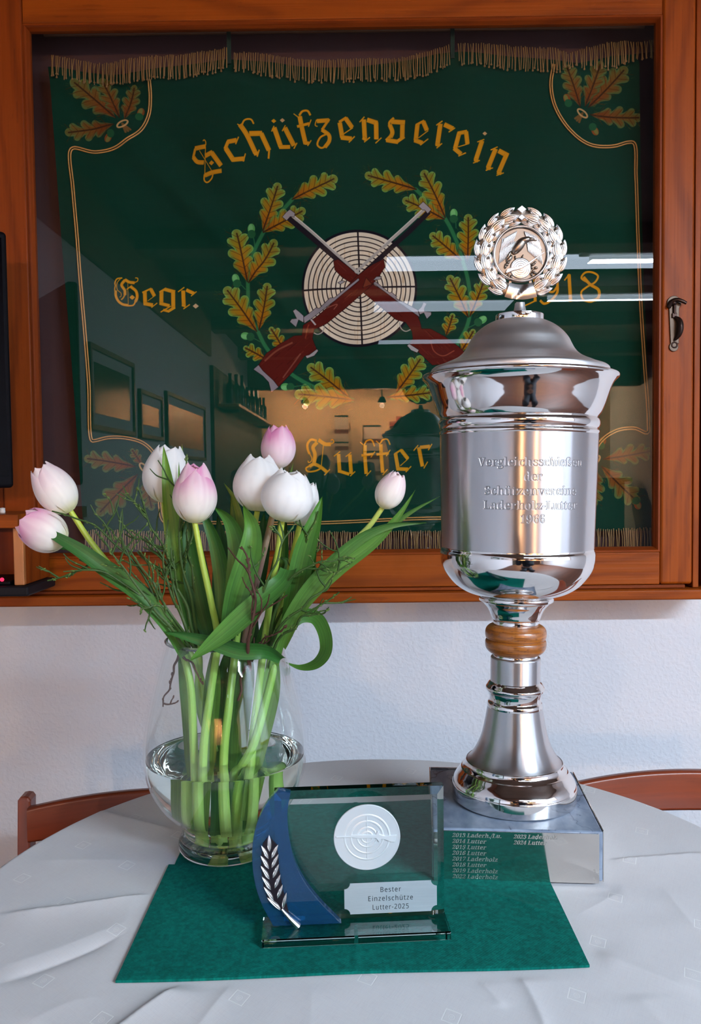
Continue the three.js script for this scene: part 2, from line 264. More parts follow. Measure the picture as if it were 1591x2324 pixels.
  stem([[944, 428], [972, 455], [1008, 490], [1033, 535], [1050, 585], [1064, 640], [1068, 700], [1060, 740], [1040, 778], [1015, 820], [985, 860], [940, 890], [890, 903]], 10);
  [[664, 455, 768, 403], [596, 522, 634, 414], [597, 525, 696, 478, 0.3], [561, 638, 533, 514], [564, 640, 627, 541], [582, 751, 508, 648], [587, 748, 609, 640], [645, 795, 612, 741, 0.34], [604, 815, 552, 787, 0.36], [793, 903, 696, 826], [803, 908, 664, 893, 0.27],
    [945, 428, 824, 392, 0.26], [1011, 491, 958, 382, 0.28], [1009, 495, 912, 449], [1048, 588, 976, 528, 0.34], [1062, 590, 1064, 481, 0.3], [1063, 719, 1018, 621], [1067, 717, 1101, 632], [1012, 762, 1029, 711, 0.4], [1045, 800, 1077, 747, 0.36], [900, 890, 959, 808, 0.34], [880, 901, 990, 890, 0.24]].forEach((a) => leaf(...a));
  acorn(569, 523, 0, 1, 576, 556); acorn(536, 638, -15, 1, 556, 655); acorn(564, 763, -80, 1, 590, 775); acorn(655, 878, -88, 1, 700, 873); acorn(1031, 490, 0, 1, 1036, 515); acorn(1089, 729, 60, 1, 1060, 745);
  // --- corner sprays ---
  const spray = (tie, leaves, acorns, d) => {
    leaves.forEach((a) => leaf(tie[0] + (a[0] - tie[0]) * 0.14, tie[1] + (a[1] - tie[1]) * 0.14, a[0], a[1], a[2] || 0.3, d)); acorns.forEach((a) => acorn(a[0], a[1], a[2], 0.95, 0, 0, d));
    const c = tie[2] || 45; for (const k of [-14, 2, 18]) { const r = (c + k) * Math.PI / 180; path([tie.slice(0, 2), [tie[0] + 22 * Math.cos(r), tie[1] + 22 * Math.sin(r)]], false); g.lineWidth = 5 * KP; g.strokeStyle = '#7a5a30'; g.stroke(); }
    const [x, y] = F(tie[0], tie[1]); g.save(); g.translate(x, y); g.rotate((c + 90) * Math.PI / 180); g.strokeStyle = '#c9a06a'; g.lineWidth = 4 * KP; g.beginPath(); g.ellipse(0, 0, 13 * KP, 6 * KP, 0, 0, 7); g.stroke(); g.restore();
  };
  spray([278, 281, 50], [[143, 301, 0.27], [160, 180], [303, 186, 0.33], [222, 166, 0.28]], [[314, 256, 20], [249, 306, -140]], 1);
  spray([1324, 254, 125], [[1463, 266, 0.27], [1428, 145], [1285, 145, 0.33], [1370, 130, 0.28]], [[1289, 230, -20], [1350, 287, 150]], 1);
  spray([326, 1062, -40], [[186, 1039, 0.26], [218, 1171], [297, 1018, 0.34], [345, 1160, 0.33]], [], 1);
  spray([1353, 1045, -140], [[1487, 1022, 0.27], [1453, 1144], [1348, 1152, 0.34]], [[1366, 1008, 20], [1446, 1140, 160]], 1);
  // --- target ---
  const disc = (rx, ry) => { const o = []; for (let i = 0; i < 90; i++) { const a = i / 90 * 6.2832; o.push([815.5 + rx * Math.cos(a), 654.5 + ry * Math.sin(a)]); } return o; };
  path(disc(131, 133)); g.fillStyle = '#181622'; g.fill(); path(disc(126, 127)); g.fillStyle = '#efe3cc'; g.fill();
  g.save(); path(disc(126, 127)); g.clip(); for (let i = 0; i < 120; i++) { path([[rr(688, 942), rr(520, 700)], [0, 0]], false); const x = rr(688, 942), y = rr(525, 760); path([[x, y], [x + rr(-2, 2), y + rr(15, 70)]], false); g.lineWidth = rr(1, 4) * KP; g.strokeStyle = rnd() < 0.5 ? 'rgba(190,140,90,0.25)' : 'rgba(255,246,220,0.3)'; g.stroke(); } g.restore();
  for (let i = 0; i < 11; i++) { const k = 1 - (i + 1) * 0.082; path(disc(126 * k, 127 * k)); g.lineWidth = 2.2 * KP; g.strokeStyle = '#241c22'; g.stroke(); }
  path([[812, 528], [822, 781]], false); g.lineWidth = 3.6 * KP; g.stroke(); path([[689, 658], [943, 651]], false); g.stroke();
  // --- crossed rifles ---
  const fillP = (pts, c) => { path(pts); g.fillStyle = c; g.fill(); g.lineJoin = 'round'; g.lineWidth = 1 * KP; g.strokeStyle = 'rgba(30,16,16,0.8)'; g.stroke(); };
  const line = (pts, w, c) => { path(pts, false); g.lineCap = 'butt'; g.lineJoin = 'round'; g.lineWidth = w * KP; g.strokeStyle = c; g.stroke(); };
  const streaks = (poly, cols, n, ang, len) => { g.save(); path(poly); g.clip(); const xs = poly.map((p) => p[0]), ys = poly.map((p) => p[1]); for (let i = 0; i < n; i++) { const x = rr(Math.min(...xs), Math.max(...xs)), y = rr(Math.min(...ys), Math.max(...ys)), l = rr(0.3, 1) * len; line([[x, y], [x + l * Math.cos(ang), y + l * Math.sin(ang)]], rr(0.7, 2.2), cols[i % cols.length]); } g.restore(); };
  function rifle(stock, barrel, receiver, plate, cap, sights, ang) {
    line(barrel[0], 11, '#221c26'); line(barrel[1], 6.5, '#b9b4ae'); line(barrel[2], 2, '#e8e4dc');
    fillP(stock, '#5e1c16'); streaks(stock, ['rgba(120,48,30,0.5)', 'rgba(60,14,12,0.5)', 'rgba(150,80,56,0.35)'], 150, ang, 34);
    fillP(receiver, '#9a949c'); if (plate) { fillP(plate, '#98919a'); } if (cap) fillP(cap, '#b4aeb0'); sights.forEach((s) => fillP(s, '#a8a2a8'));
  }
  const bStock = [[757, 594], [768, 590], [790, 606], [812, 625], [846, 646], ...crop(840, 620, 4.972, [290, 300, 540, 490, 565, 560, 580, 630, 680, 628, 850, 720, 1000, 830, 1060, 890, 1010, 1000, 860, 1030, 700, 1040, 540, 890, 490, 840, 440, 800, 480, 740, 470, 660, 400, 560, 290, 530]), [823, 664], [795, 642], [776, 630], [760, 614]];
  rifle(bStock, [[[652, 494], [700, 536], [760, 586], [810, 628]], [[658, 487], [706, 528], [762, 577], [818, 624]], [[660, 485], [708, 526], [764, 575]]], crop(840, 620, 4.972, [20, 110, 60, 100, 220, 230, 240, 220, 300, 270, 290, 290, 540, 420, 560, 500, 530, 480, 300, 320]), null, crop(840, 620, 4.972, [415, 820, 440, 800, 550, 870, 530, 902, 460, 872]), [crop(840, 620, 4.972, [540, 420, 580, 380, 600, 330, 640, 345, 610, 400, 612, 432, 690, 440, 690, 470, 640, 520, 605, 450, 560, 470]), crop(500, 380, 5.682, [800, 645, 850, 590, 900, 553, 968, 605, 955, 655, 905, 645, 858, 695])], 0.75);
  const aStock = [...crop(500, 640, 4.972, [430, 935, 520, 800, 680, 690, 830, 605, 920, 600, 935, 490, 1010, 440, 1250, 250]), [809, 628], [846, 601], [870, 589], [874, 606], [860, 629], [842, 650], [819, 670], ...crop(500, 640, 4.972, [1400, 310, 1200, 460, 1060, 535, 1040, 640, 1090, 765, 1000, 825, 950, 835, 820, 1010, 655, 1185, 600, 1110, 480, 1000])];
  rifle(aStock, [[[974, 479], [930, 524], [880, 570], [815, 631]], [[966, 472], [920, 516], [868, 563], [806, 620]], [[963, 470], [916, 514], [866, 560]]], crop(500, 640, 4.972, [935, 400, 1080, 280, 1115, 290, 1240, 180, 1285, 180, 1560, -40, 1570, -15, 1290, 215, 1110, 340, 950, 470]), crop(500, 640, 4.972, [372, 985, 430, 933, 480, 1000, 600, 1110, 657, 1185, 575, 1246, 545, 1130, 480, 1060]), crop(500, 640, 4.972, [960, 830, 1000, 820, 1090, 755, 1107, 775, 1060, 830, 975, 860]), [crop(500, 640, 4.972, [820, 330, 850, 305, 890, 335, 940, 380, 940, 460, 885, 430, 855, 512, 785, 450, 805, 420, 862, 415]), crop(820, 360, 4.972, [645, 530, 700, 478, 795, 565, 750, 615, 720, 575, 690, 572])], -0.72);
  line(crop(500, 640, 4.972, [1020, 415, 1075, 480]), 4, '#b8b0b0'); 
  curve(crop(500, 640, 4.972, [1055, 575, 1100, 590, 1150, 560, 1175, 490])); g.lineWidth = 2.4 * KP; g.strokeStyle = '#b0aca4'; g.stroke(); curve(crop(840, 620, 4.972, [330, 560, 350, 630, 400, 660, 455, 640])); g.stroke();
  for (const [l, w, c] of [[[500, 890, 640, 770, 815, 680], 4, 'rgba(170,110,80,0.55)'], [[905, 805, 800, 950, 705, 1080], 3, 'rgba(170,120,100,0.5)'], [[960, 640, 985, 520, 1000, 480], 3, 'rgba(170,90,60,0.5)'], [[1200, 290, 1320, 255, 1280, 310], 2, 'rgba(190,130,110,0.6)']]) { curve(crop(500, 640, 4.972, l)); g.lineWidth = w * KP; g.strokeStyle = c; g.stroke(); }
  curve(crop(840, 620, 4.972, [680, 760, 720, 880, 820, 935, 950, 875])); g.lineWidth = 2.5 * KP; g.strokeStyle = 'rgba(180,100,70,0.6)'; g.stroke();
  fillP(crop(480, 360, 2.566, [900, 695, 935, 735, 880, 755]), '#7a3a26');
  for (const pts of [[960, 690, 990, 690, 985, 705, 940, 712], [735, 725, 760, 712, 780, 718, 750, 735]]) fillP(crop(480, 360, 2.566, pts), '#a8a6ac');
  // --- lettering: pen strokes [width, x, y, ...], a leading 'c' bends the stroke ---
  const GOLD = '#e29c16';
  function pen(ox, oy, s, strokes, col = GOLD) {
    g.lineJoin = 'miter'; g.miterLimit = 3; g.lineCap = 'butt';
    for (const k of strokes) {
      if (k[0] === 'd') { const [, x, y, r] = k; path(crop(ox, oy, s, [x - r, y, x, y - r * 0.85, x + r, y, x, y + r * 0.85])); g.fillStyle = k[4] || col; g.fill(); continue; }
      const bent = k[0] === 'c', w = bent ? k[1] : k[0], pts = crop(ox, oy, s, k.slice(bent ? 2 : 1));
      for (const [ww, c] of [[w, '#bd7e12'], [w * 0.86, col]]) { bent ? curve(pts) : path(pts, false); g.lineWidth = ww / s * KP; g.strokeStyle = c; g.stroke(); }
      if (w > 30) for (let i = 0; i < 3; i++) { const o = rr(-0.3, 0.3) * w / s, q = pts.map(([x, y]) => [x + o * 0.7, y + o * 0.7]); bent ? curve(q) : path(q, false); g.lineWidth = 1.2 * KP; g.strokeStyle = 'rgba(240,180,60,0.25)'; g.stroke(); }
    }
  }
  const A = 3.9775;
  pen(420, 240, A, [[40, 82, 372, 186, 366], ['c', 10, 186, 360, 186, 325, 172, 308, 160, 318], [24, 86, 372, 62, 446], ['c', 38, 62, 440, 100, 486, 165, 502], [40, 180, 448, 250, 422], [42, 240, 424, 328, 548], [38, 332, 590, 235, 596, 170, 612], ['c', 14, 166, 600, 165, 655, 190, 675, 235, 645, 250, 605], [6, 125, 395, 235, 575], [8, 185, 370, 170, 600], ['d', 238, 514, 26]]);
  pen(420, 240, A, [[40, 388, 342, 472, 328], [12, 490, 298, 462, 364], [32, 396, 336, 366, 404], [44, 372, 396, 444, 508], [40, 430, 500, 540, 490], [12, 550, 444, 530, 516]]);
  pen(420, 240, A, [['c', 44, 502, 190, 560, 275, 640, 440], [34, 625, 445, 662, 440], [10, 478, 186, 515, 205], ['c', 16, 515, 205, 545, 150, 600, 143, 626, 182], [12, 673, 408, 654, 472], [46, 585, 270, 700, 262], [44, 690, 262, 760, 412], [18, 762, 405, 756, 486]]);
  pen(420, 240, A, [['d', 803, 147, 24], ['d', 880, 139, 24, '#d8a870'], [44, 806, 205, 866, 378], [11, 806, 190, 783, 242], [36, 850, 380, 950, 380], [44, 902, 205, 985, 370], [11, 907, 183, 878, 238], [12, 1012, 344, 984, 398]]);
  pen(420, 240, A, [[10, 980, 74, 1025, 108], ['c', 42, 1035, 95, 1055, 200, 1090, 355], ['c', 20, 1030, 90, 1060, 48, 1105, 42, 1132, 84], [26, 1012, 194, 1122, 160], [10, 1138, 124, 1114, 192], [30, 1080, 348, 1122, 344], [11, 1140, 318, 1107, 372]]);
  pen(420, 240, A, [['c', 10, 1186, 125, 1176, 178, 1196, 188], [40, 1190, 138, 1300, 130], [24, 1302, 118, 1236, 220], ['c', 36, 1235, 218, 1300, 270, 1302, 320, 1262, 382], ['c', 18, 1275, 370, 1230, 388, 1196, 360, 1222, 290, 1270, 262]]);
  pen(420, 240, A, [[42, 1396, 150, 1420, 288], [24, 1390, 145, 1458, 100], [42, 1448, 106, 1508, 190], [10, 1516, 190, 1432, 252], [42, 1406, 286, 1506, 292], [12, 1532, 268, 1478, 328]]);
  pen(780, 240, A, [[42, 182, 110, 192, 285], [12, 188, 86, 143, 138], [34, 172, 276, 205, 292], [11, 238, 268, 185, 316], [44, 212, 112, 306, 138], [42, 294, 128, 296, 285], [11, 343, 268, 288, 320]]);
  pen(780, 240, A, [['c', 22, 456, 88, 415, 130, 415, 160], ['c', 40, 418, 150, 442, 220, 425, 265], [30, 440, 240, 385, 294], [40, 385, 288, 495, 308], [32, 480, 308, 550, 262], [42, 534, 120, 530, 280], [42, 430, 122, 556, 134]]);
  pen(780, 240, A, [[40, 668, 160, 652, 305], [22, 655, 165, 728, 132], [40, 718, 138, 752, 222], [9, 764, 224, 676, 284], [40, 640, 300, 712, 332], [12, 764, 297, 692, 350]]);
  pen(780, 240, A, [[42, 872, 170, 845, 358], [12, 890, 147, 834, 182], [42, 905, 178, 985, 218], [12, 1003, 210, 945, 246], [30, 830, 350, 868, 360], [12, 888, 343, 838, 384]]);
  pen(780, 240, A, [[40, 1042, 250, 1004, 392], [34, 1028, 258, 1112, 242], [40, 1102, 240, 1116, 348], [9, 1130, 346, 1032, 376], [40, 994, 386, 1060, 438], [12, 1104, 426, 1035, 456]]);
  pen(780, 240, A, [['d', 1272, 257, 22, '#d8a870'], [42, 1248, 320, 1192, 492], [11, 1268, 308, 1204, 332], [28, 1178, 486, 1214, 500], [11, 1230, 493, 1168, 517]]);
  pen(780, 240, A, [[42, 1370, 395, 1302, 562], [11, 1388, 377, 1325, 404], [28, 1290, 556, 1328, 572], [11, 1347, 563, 1282, 584], [44, 1395, 412, 1480, 462], [42, 1466, 448, 1396, 610], [28, 1382, 606, 1420, 620], [11, 1442, 613, 1376, 634]]);
  pen(240, 600, 6.629, [['c', 22, 258, 212, 180, 228, 150, 290, 158, 330], ['c', 40, 160, 400, 162, 480, 200, 560, 262, 606, 350, 622], ['c', 18, 158, 320, 146, 380, 158, 460], ['c', 12, 240, 215, 182, 290, 185, 390, 238, 440, 236, 490, 215, 500], ['c', 44, 302, 240, 248, 315, 295, 400, 296, 470], ['c', 22, 298, 460, 270, 510, 240, 540], ['c', 46, 296, 235, 360, 272, 440, 282], ['c', 16, 435, 280, 482, 255, 484, 212, 448, 208], [8, 338, 285, 346, 622], [20, 322, 384, 402, 322], ['c', 44, 378, 338, 462, 410, 478, 500, 452, 570], ['c', 24, 460, 550, 420, 618, 340, 628], ['d', 405, 502, 44]]);
  pen(240, 600, 6.629, [[60, 592, 410, 600, 600], [28, 555, 430, 692, 364], [56, 680, 372, 738, 482], [10, 752, 470, 636, 556], [58, 575, 592, 716, 618], [16, 780, 585, 692, 656]]);
  pen(240, 600, 6.629, [[62, 842, 405, 842, 600], [34, 812, 425, 915, 362], [56, 890, 378, 1045, 420], [62, 1016, 405, 1022, 665], [52, 815, 590, 965, 628], [44, 1045, 650, 940, 715], [40, 955, 712, 870, 690], [20, 985, 632, 832, 724]]);
  pen(240, 600, 6.629, [[60, 1166, 395, 1178, 625], [18, 1184, 345, 1090, 418], [54, 1212, 385, 1330, 440], [16, 1366, 408, 1283, 480], [40, 1150, 615, 1205, 632], [18, 1268, 606, 1172, 676], ['d', 1355, 629, 46, '#d8b48a']]);
  pen(680, 970, 4.972, [['c', 28, 195, 152, 130, 138, 90, 185, 92, 250, 112, 300], ['c', 12, 112, 295, 138, 350, 128, 385, 100, 396, 95, 375], ['c', 44, 196, 168, 152, 225, 172, 300, 162, 405], ['c', 44, 212, 142, 290, 188, 352, 190], ['c', 12, 350, 188, 385, 165, 372, 138, 350, 145], [10, 268, 200, 245, 430], ['c', 40, 110, 440, 160, 415, 225, 440, 312, 506], ['c', 20, 128, 428, 72, 462, 90, 496, 180, 490, 240, 462], [14, 342, 473, 278, 540]]);
  pen(680, 970, 4.972, [[44, 438, 300, 452, 510], [13, 456, 272, 386, 326], [38, 435, 490, 560, 528], [44, 566, 305, 582, 525], [13, 582, 282, 520, 330], [13, 627, 497, 570, 550]]);
  pen(680, 970, 4.972, [['c', 42, 738, 200, 738, 330, 752, 525], [12, 684, 166, 728, 205], ['c', 18, 728, 200, 760, 150, 812, 143, 846, 214], [30, 698, 316, 832, 300], [12, 850, 272, 804, 338], [12, 806, 487, 752, 548]]);
  pen(680, 970, 4.972, [['c', 42, 916, 190, 922, 320, 938, 510], [12, 864, 152, 908, 192], ['c', 18, 908, 182, 942, 138, 990, 134, 1022, 196], [30, 868, 306, 1008, 290], [12, 1024, 252, 978, 324], [12, 992, 472, 938, 537]]);
  pen(680, 970, 4.972, [[44, 1082, 295, 1112, 475], [22, 1070, 302, 1155, 248], [44, 1146, 255, 1222, 352], [10, 1234, 346, 1136, 434], [42, 1094, 468, 1226, 472], [13, 1260, 438, 1198, 504]]);
  pen(680, 970, 4.972, [[44, 1345, 225, 1388, 440], [13, 1338, 200, 1288, 263], [42, 1358, 226, 1470, 214], [13, 1493, 186, 1450, 258], [13, 1447, 386, 1403, 463]]);
  const B = 2.652;
  pen(991, 400, B, [[18, 590, 590, 596, 752], [9, 560, 625, 590, 592], ['c', 9, 600, 745, 570, 760, 530, 778]]);
  pen(991, 400, B, [['c', 13, 728, 660, 722, 610, 690, 600, 655, 630, 660, 680, 700, 695, 728, 660], ['c', 15, 728, 640, 726, 700, 690, 745, 650, 765, 625, 745]]);
  pen(991, 400, B, [[21, 795, 592, 806, 756], [9, 768, 628, 798, 590]]);
  pen(991, 400, B, [['c', 12, 900, 640, 868, 615, 888, 585, 928, 582, 965, 605, 950, 640, 900, 670, 868, 700, 880, 745, 920, 760], ['c', 18, 880, 610, 920, 655, 970, 690, 968, 735, 920, 758]]);
  // plum-coloured hem along the right edge
  path([[1453, 140], [1456, 400], [1460, 640], [1470, 860], [1482, 1200], [1530, 1230], [1530, 90], [1440, 100]]); g.fillStyle = '#1c1420'; g.fill();
  // hem line where the cloth is turned over
  g.strokeStyle = 'rgba(10,40,30,0.5)'; g.lineWidth = 2; path([[170, 650], [190, 1190]], false); g.stroke();
});
const banner = thing('club_banner', 'green cloth shooting club banner with gold lettering, oak wreath and fringe behind glass', 'banner', [0, 1.0, ZF]);
function clothZ(x, y) {
  const top = smooth(y, 1.2, 1.95);
  return ZF + 0.008 * Math.sin(x * 13 + y * 5 + 1.2 * Math.sin(y * 4)) * (0.35 + 0.65 * top) + 0.004 * Math.sin(x * 31 - y * 9) * top
    + 0.010 * Math.exp(-(((x + 0.36 + (y - 1.75) * 0.95) / 0.03) ** 2)) - 0.010 * Math.exp(-(((x + 0.25 + (y - 1.7) * 0.8) / 0.04) ** 2)) + 0.003 * Math.exp(-(((x + 0.1 + (y - 1.8) * 0.25) / 0.03) ** 2)) * top;
}
{
  const Q = [P(112, 150, ZF), P(1492, 118, ZF), P(190, 1212, ZF), P(1502, 1204, ZF)];
  const sag = [[0, 6], [0.15, 14], [0.29, -2], [0.33, 4], [0.5, 16], [0.64, -4], [0.68, -4], [0.8, 6], [0.87, 18], [0.93, 0], [1, 0]];
  const sagAt = (u) => { for (let i = 1; i < sag.length; i++) if (u <= sag[i][0]) return lerp(sag[i - 1][1], sag[i][1], (u - sag[i - 1][0]) / (sag[i][0] - sag[i - 1][0])); return 0; };
  const g = gridGeo(200, 150, (u, v) => { const a = Q[0].clone().lerp(Q[1], u), b = Q[2].clone().lerp(Q[3], u), p = b.lerp(a, v); p.y -= sagAt(u) / 1145 * v ** 3; p.z = clothZ(p.x, p.y); return p; });
  const p = g.attributes.position, uv = g.attributes.uv;
  for (let i = 0; i < p.count; i++) uv.setXY(i, (p.getX(i) - FX0) / (FX1 - FX0), (p.getY(i) - FY0) / (FY1 - FY0));
  const weave = dataTex(256, 256, (u, v) => { const c = 128 + 60 * (Math.sin(u * 6.283 * 64) * Math.sin(v * 6.283 * 64)) + 60 * (fbm(u, v, 16, 16, 4) - 0.5); return [c, c, c]; });
  weave.repeat.set(16, 13);
  part(banner, 'banner_cloth', g, phy({ map: bannerArt, color: C('#d4d4d4'), specularIntensity: 0.15, roughness: 0.92, side: THREE.DoubleSide, bumpMap: weave, bumpScale: 0.00006 }));
  // gold cord: two thin strands side by side
  const cordM = std({ color: C('#b98a4a'), roughness: 0.55, metalness: 0.25 });
  const cord = (pts) => [-2.6, 2.6].forEach((o) => {
    const c = new THREE.CatmullRomCurve3(pts.map(([x, y]) => new V3(x, y, 0)), false, 'centripetal'), n = pts.length * 8, w = [];
    for (let i = 0; i <= n; i++) { const a = c.getPoint(i / n), t = c.getTangent(i / n), q = P(a.x - t.y * o, a.y + t.x * o, ZF + 0.003); q.z = clothZ(q.x, q.y) + 0.0022; w.push(q); }
    part(banner, 'gold_cord', tubeGeo(w, 0.0014, n * 2, 6), cordM);
  });
  cord([[338, 180], [339, 215], [333, 255], [312, 298], [270, 330], [215, 343], [165, 334], [158, 342], [166, 430], [176, 530], [184, 640], [192, 750], [200, 870], [207, 1000], [214, 1000], [245, 993], [285, 994], [325, 1006], [352, 1035], [362, 1090], [362, 1150], [372, 1184], [460, 1186], [714, 1187], [1000, 1176], [1344, 1182], [1340, 1120], [1342, 1060], [1362, 1005], [1398, 978], [1440, 972], [1470, 982], [1472, 960], [1462, 820], [1453, 680], [1448, 540], [1445, 400], [1441, 322], [1428, 320], [1395, 328], [1340, 324], [1292, 292], [1260, 245], [1250, 195], [1257, 145]]);
  // fringes: twisted bullion strands, far too many to tell singly
  const twist = dataTex(32, 128, (u, v) => { const s = 0.5 + 0.5 * Math.sin(6.283 * (v * 12 + u)); return mix3([50, 33, 17], [196, 154, 88], s); }, true);
  const fr = std({ map: twist, roughness: 0.45, metalness: 0.1 });
  const inter = (l, x) => { for (let i = 1; i < l.length; i++) if (x <= l[i][0]) return lerp(l[i - 1][1], l[i][1], (x - l[i - 1][0]) / (l[i][0] - l[i - 1][0])); return l[l.length - 1][1]; };
  const fringe = (top, bot, step, zo = 0.006) => {
    const gs = [];
    for (let x = top[0][0]; x < top[top.length - 1][0]; x += step * rr(0.7, 1.3)) {
      const y0 = inter(top, x) + rr(-2, 2), y1 = inter(bot, x) + rr(-5, 5), a = P(x, y0, ZF + zo), b = P(x + rr(-3, 3), y1, ZF + zo), z = clothZ(a.x, a.y) + zo + rr(0, 0.003);
      a.z = z - 0.002; b.z = z + rr(-0.001, 0.003); const m = a.clone().lerp(b, 0.45); m.x += rr(-0.0012, 0.0012); m.z += 0.002;
      gs.push(tubeGeo([a, m, b], rr(0.0008, 0.0012), 5, 5));
      if (rnd() < 0.5) gs.push(new THREE.TorusGeometry(0.0014, 0.0008, 4, 7).translate(b.x, b.y, b.z));
    }
    const m = part(banner, 'fringe', merge(gs), fr); m.userData.kind = 'stuff'; m.userData.label = 'gold twisted bullion fringe'; return m;
  };
  fringe([[120, 128], [200, 132], [300, 130], [400, 127], [470, 118], [516, 113]], [[120, 172], [165, 180], [300, 184], [400, 179], [470, 170], [516, 158]], 4.6);
  fringe([[533, 124], [650, 130], [800, 132], [900, 130], [970, 118], [1019, 108]], [[533, 164], [620, 178], [800, 182], [920, 178], [1019, 156]], 4.6);
  fringe([[1038, 107], [1150, 104], [1260, 108], [1290, 120], [1330, 105], [1380, 92], [1420, 88], [1444, 92], [1488, 92]], [[1038, 150], [1150, 158], [1262, 162], [1300, 148], [1350, 150], [1400, 148], [1444, 133], [1488, 134]], 5.2);
  fringe([[196, 1203], [500, 1206], [800, 1206], [1200, 1204], [1440, 1200], [1490, 1196]], [[196, 1246], [500, 1250], [800, 1252], [1200, 1250], [1440, 1248], [1490, 1244]], 4.6);
  // hanging loops
  for (const x of [521, 1025]) { const a = P(x, 66, ZF), b = P(x, x < 800 ? 152 : 140, ZF); part(banner, 'hanging_loop', boxAt(a.x - 0.004, a.x + 0.004, b.y, a.y, ZF + 0.012, ZF + 0.0135, 0.0005), std({ color: C('#0f2a20'), roughness: 0.9 }), 'green ribbon loop'); }
  const a = P(380, 76, ZF), b = P(1490, 66, ZF);
  part(banner, 'banner_rod', new THREE.CylinderGeometry(0.004, 0.004, 1.16, 12).rotateZ(Math.PI / 2).translate(-0.01, (a.y + b.y) / 2, ZF + 0.006), std({ color: C('#6a4a34'), metalness: 0.4, roughness: 0.4 }));
}

// ---------- table, cloth, napkins ----------
const TB = { x: 0.023, z: -0.803, r: 0.428, y: 0.75 };
{
  const t = thing('round_table', 'round wooden pedestal table hidden under the white cloth', 'table', [TB.x, 0, TB.z]);
  part(t, 'table_top', grainUV(lathe([[0, 0.712], [0.405, 0.712], [0.417, 0.718], [0.42, 0.73], [0.417, 0.741], [0.405, 0.7445], [0, 0.7445]], TB.x, TB.z), 'x'), woodDark);
  part(t, 'pedestal', grainUV(lathe([[0, 0.02], [0.05, 0.02], [0.05, 0.12], [0.032, 0.16], [0.03, 0.4], [0.04, 0.6], [0.06, 0.705], [0, 0.705]], TB.x, TB.z, 32), 'y'), woodDark);
  for (let i = 0; i < 4; i++) { const a = i * Math.PI / 2 + 0.6; part(t, 'foot', grainUV(tubeGeo([new V3(TB.x, 0.1, TB.z), new V3(TB.x + 0.14 * Math.cos(a), 0.07, TB.z + 0.14 * Math.sin(a)), new V3(TB.x + 0.3 * Math.cos(a), 0.022, TB.z + 0.3 * Math.sin(a))], 0.02, 10, 10), 'x'), woodDark); }
}
// where flat things stand, the cloth lies flat
const flat = [];        // convex quads [[x, z] x 4]
const NAP1 = [[262, 2231], [1338, 2195], [1241, 1990], [383, 1966]].map(([x, y]) => T(x, y)), NAP2 = [[391, 1975], [1250, 2003], [1162, 1806], [456, 1832]].map(([x, y]) => T(x, y));
flat.push(NAP1.map((p) => [p.x, p.z]), NAP2.map((p) => [p.x, p.z]));
flat.push([[0.075, -0.845], [0.25, -0.83], [0.268, -1.012], [0.09, -1.02]]);
const rounds = [[-0.15, -0.93, 0.062]];
function offQuad(q, x, z) { let d = -1e9; const cx = (q[0][0] + q[2][0]) / 2, cz = (q[0][1] + q[2][1]) / 2; for (let i = 0; i < 4; i++) { const a = q[i], b = q[(i + 1) % 4], ex = b[0] - a[0], ez = b[1] - a[1], L = Math.hypot(ex, ez); let nx = ez / L, nz = -ex / L; if ((cx - a[0]) * nx + (cz - a[1]) * nz > 0) { nx = -nx; nz = -nz; } d = Math.max(d, (x - a[0]) * nx + (z - a[1]) * nz); } return d; }
function openCloth(x, z) { let d = 1; for (const q of flat) d = Math.min(d, offQuad(q, x, z)); for (const [a, b, r] of rounds) d = Math.min(d, Math.hypot(x - a, z - b) - r); return smooth(d, 0.001, 0.02); }
// folds and creases: [from px, to px, height, width near side, width far side]
const creases = [
  [[-40, 2078], [180, 2055], [372, 2022], 0.0042, 0.022, 0.0035], [[-40, 2238], [140, 2180], [300, 2108], -0.0030, 0.010, 0.010], [[-40, 2205], [140, 2150], [330, 2070], 0.0016, 0.03, 0.03], [[190, 2400], [330, 2290], [450, 2212], 0.0045, 0.025, 0.006], [[400, 2400], [480, 2290], [540, 2215], 0.0012, 0.012, 0.008],
  [[205, 1832], [300, 1862], [420, 1888], 0.0036, 0.03, 0.005], [[40, 1960], [200, 1950], [380, 1962], 0.0008, 0.02, 0.02], [[1372, 1952], [1480, 1946], [1640, 1932], 0.0034, 0.03, 0.002], [[1335, 2155], [1460, 2205], [1640, 2275], 0.0028, 0.012, 0.02],
  [[1170, 2212], [1210, 2270], [1260, 2400], 0.0024, 0.006, 0.012], [[1075, 2215], [1120, 2260], [1140, 2290], 0.0012, 0.006, 0.01], [[1300, 2080], [1380, 2040], [1420, 2010], 0.0014, 0.02, 0.02], [[1500, 2005], [1540, 2060], [1600, 2130], 0.0008, 0.01, 0.01], [[700, 2400], [705, 2300], [712, 2215], 0.0007, 0.015, 0.02], [[1440, 2250], [1480, 2300], [1560, 2380], 0.0012, 0.02, 0.02], [[60, 2330], [120, 2290], [240, 2250], 0.0012, 0.02, 0.02],
].map(([a, b, c, h, w0, w1]) => {
  const [A, B, D] = [a, b, c].map(([x, y]) => T(x, y)), M = B.clone().multiplyScalar(2).addScaledVector(A, -0.5).addScaledVector(D, -0.5), pts = new THREE.QuadraticBezierCurve3(A, M, D).getPoints(10);
  return { pts, h: h * 0.95, w0, w1, box: new THREE.Box3().setFromPoints(pts).expandByScalar(0.1) };
});
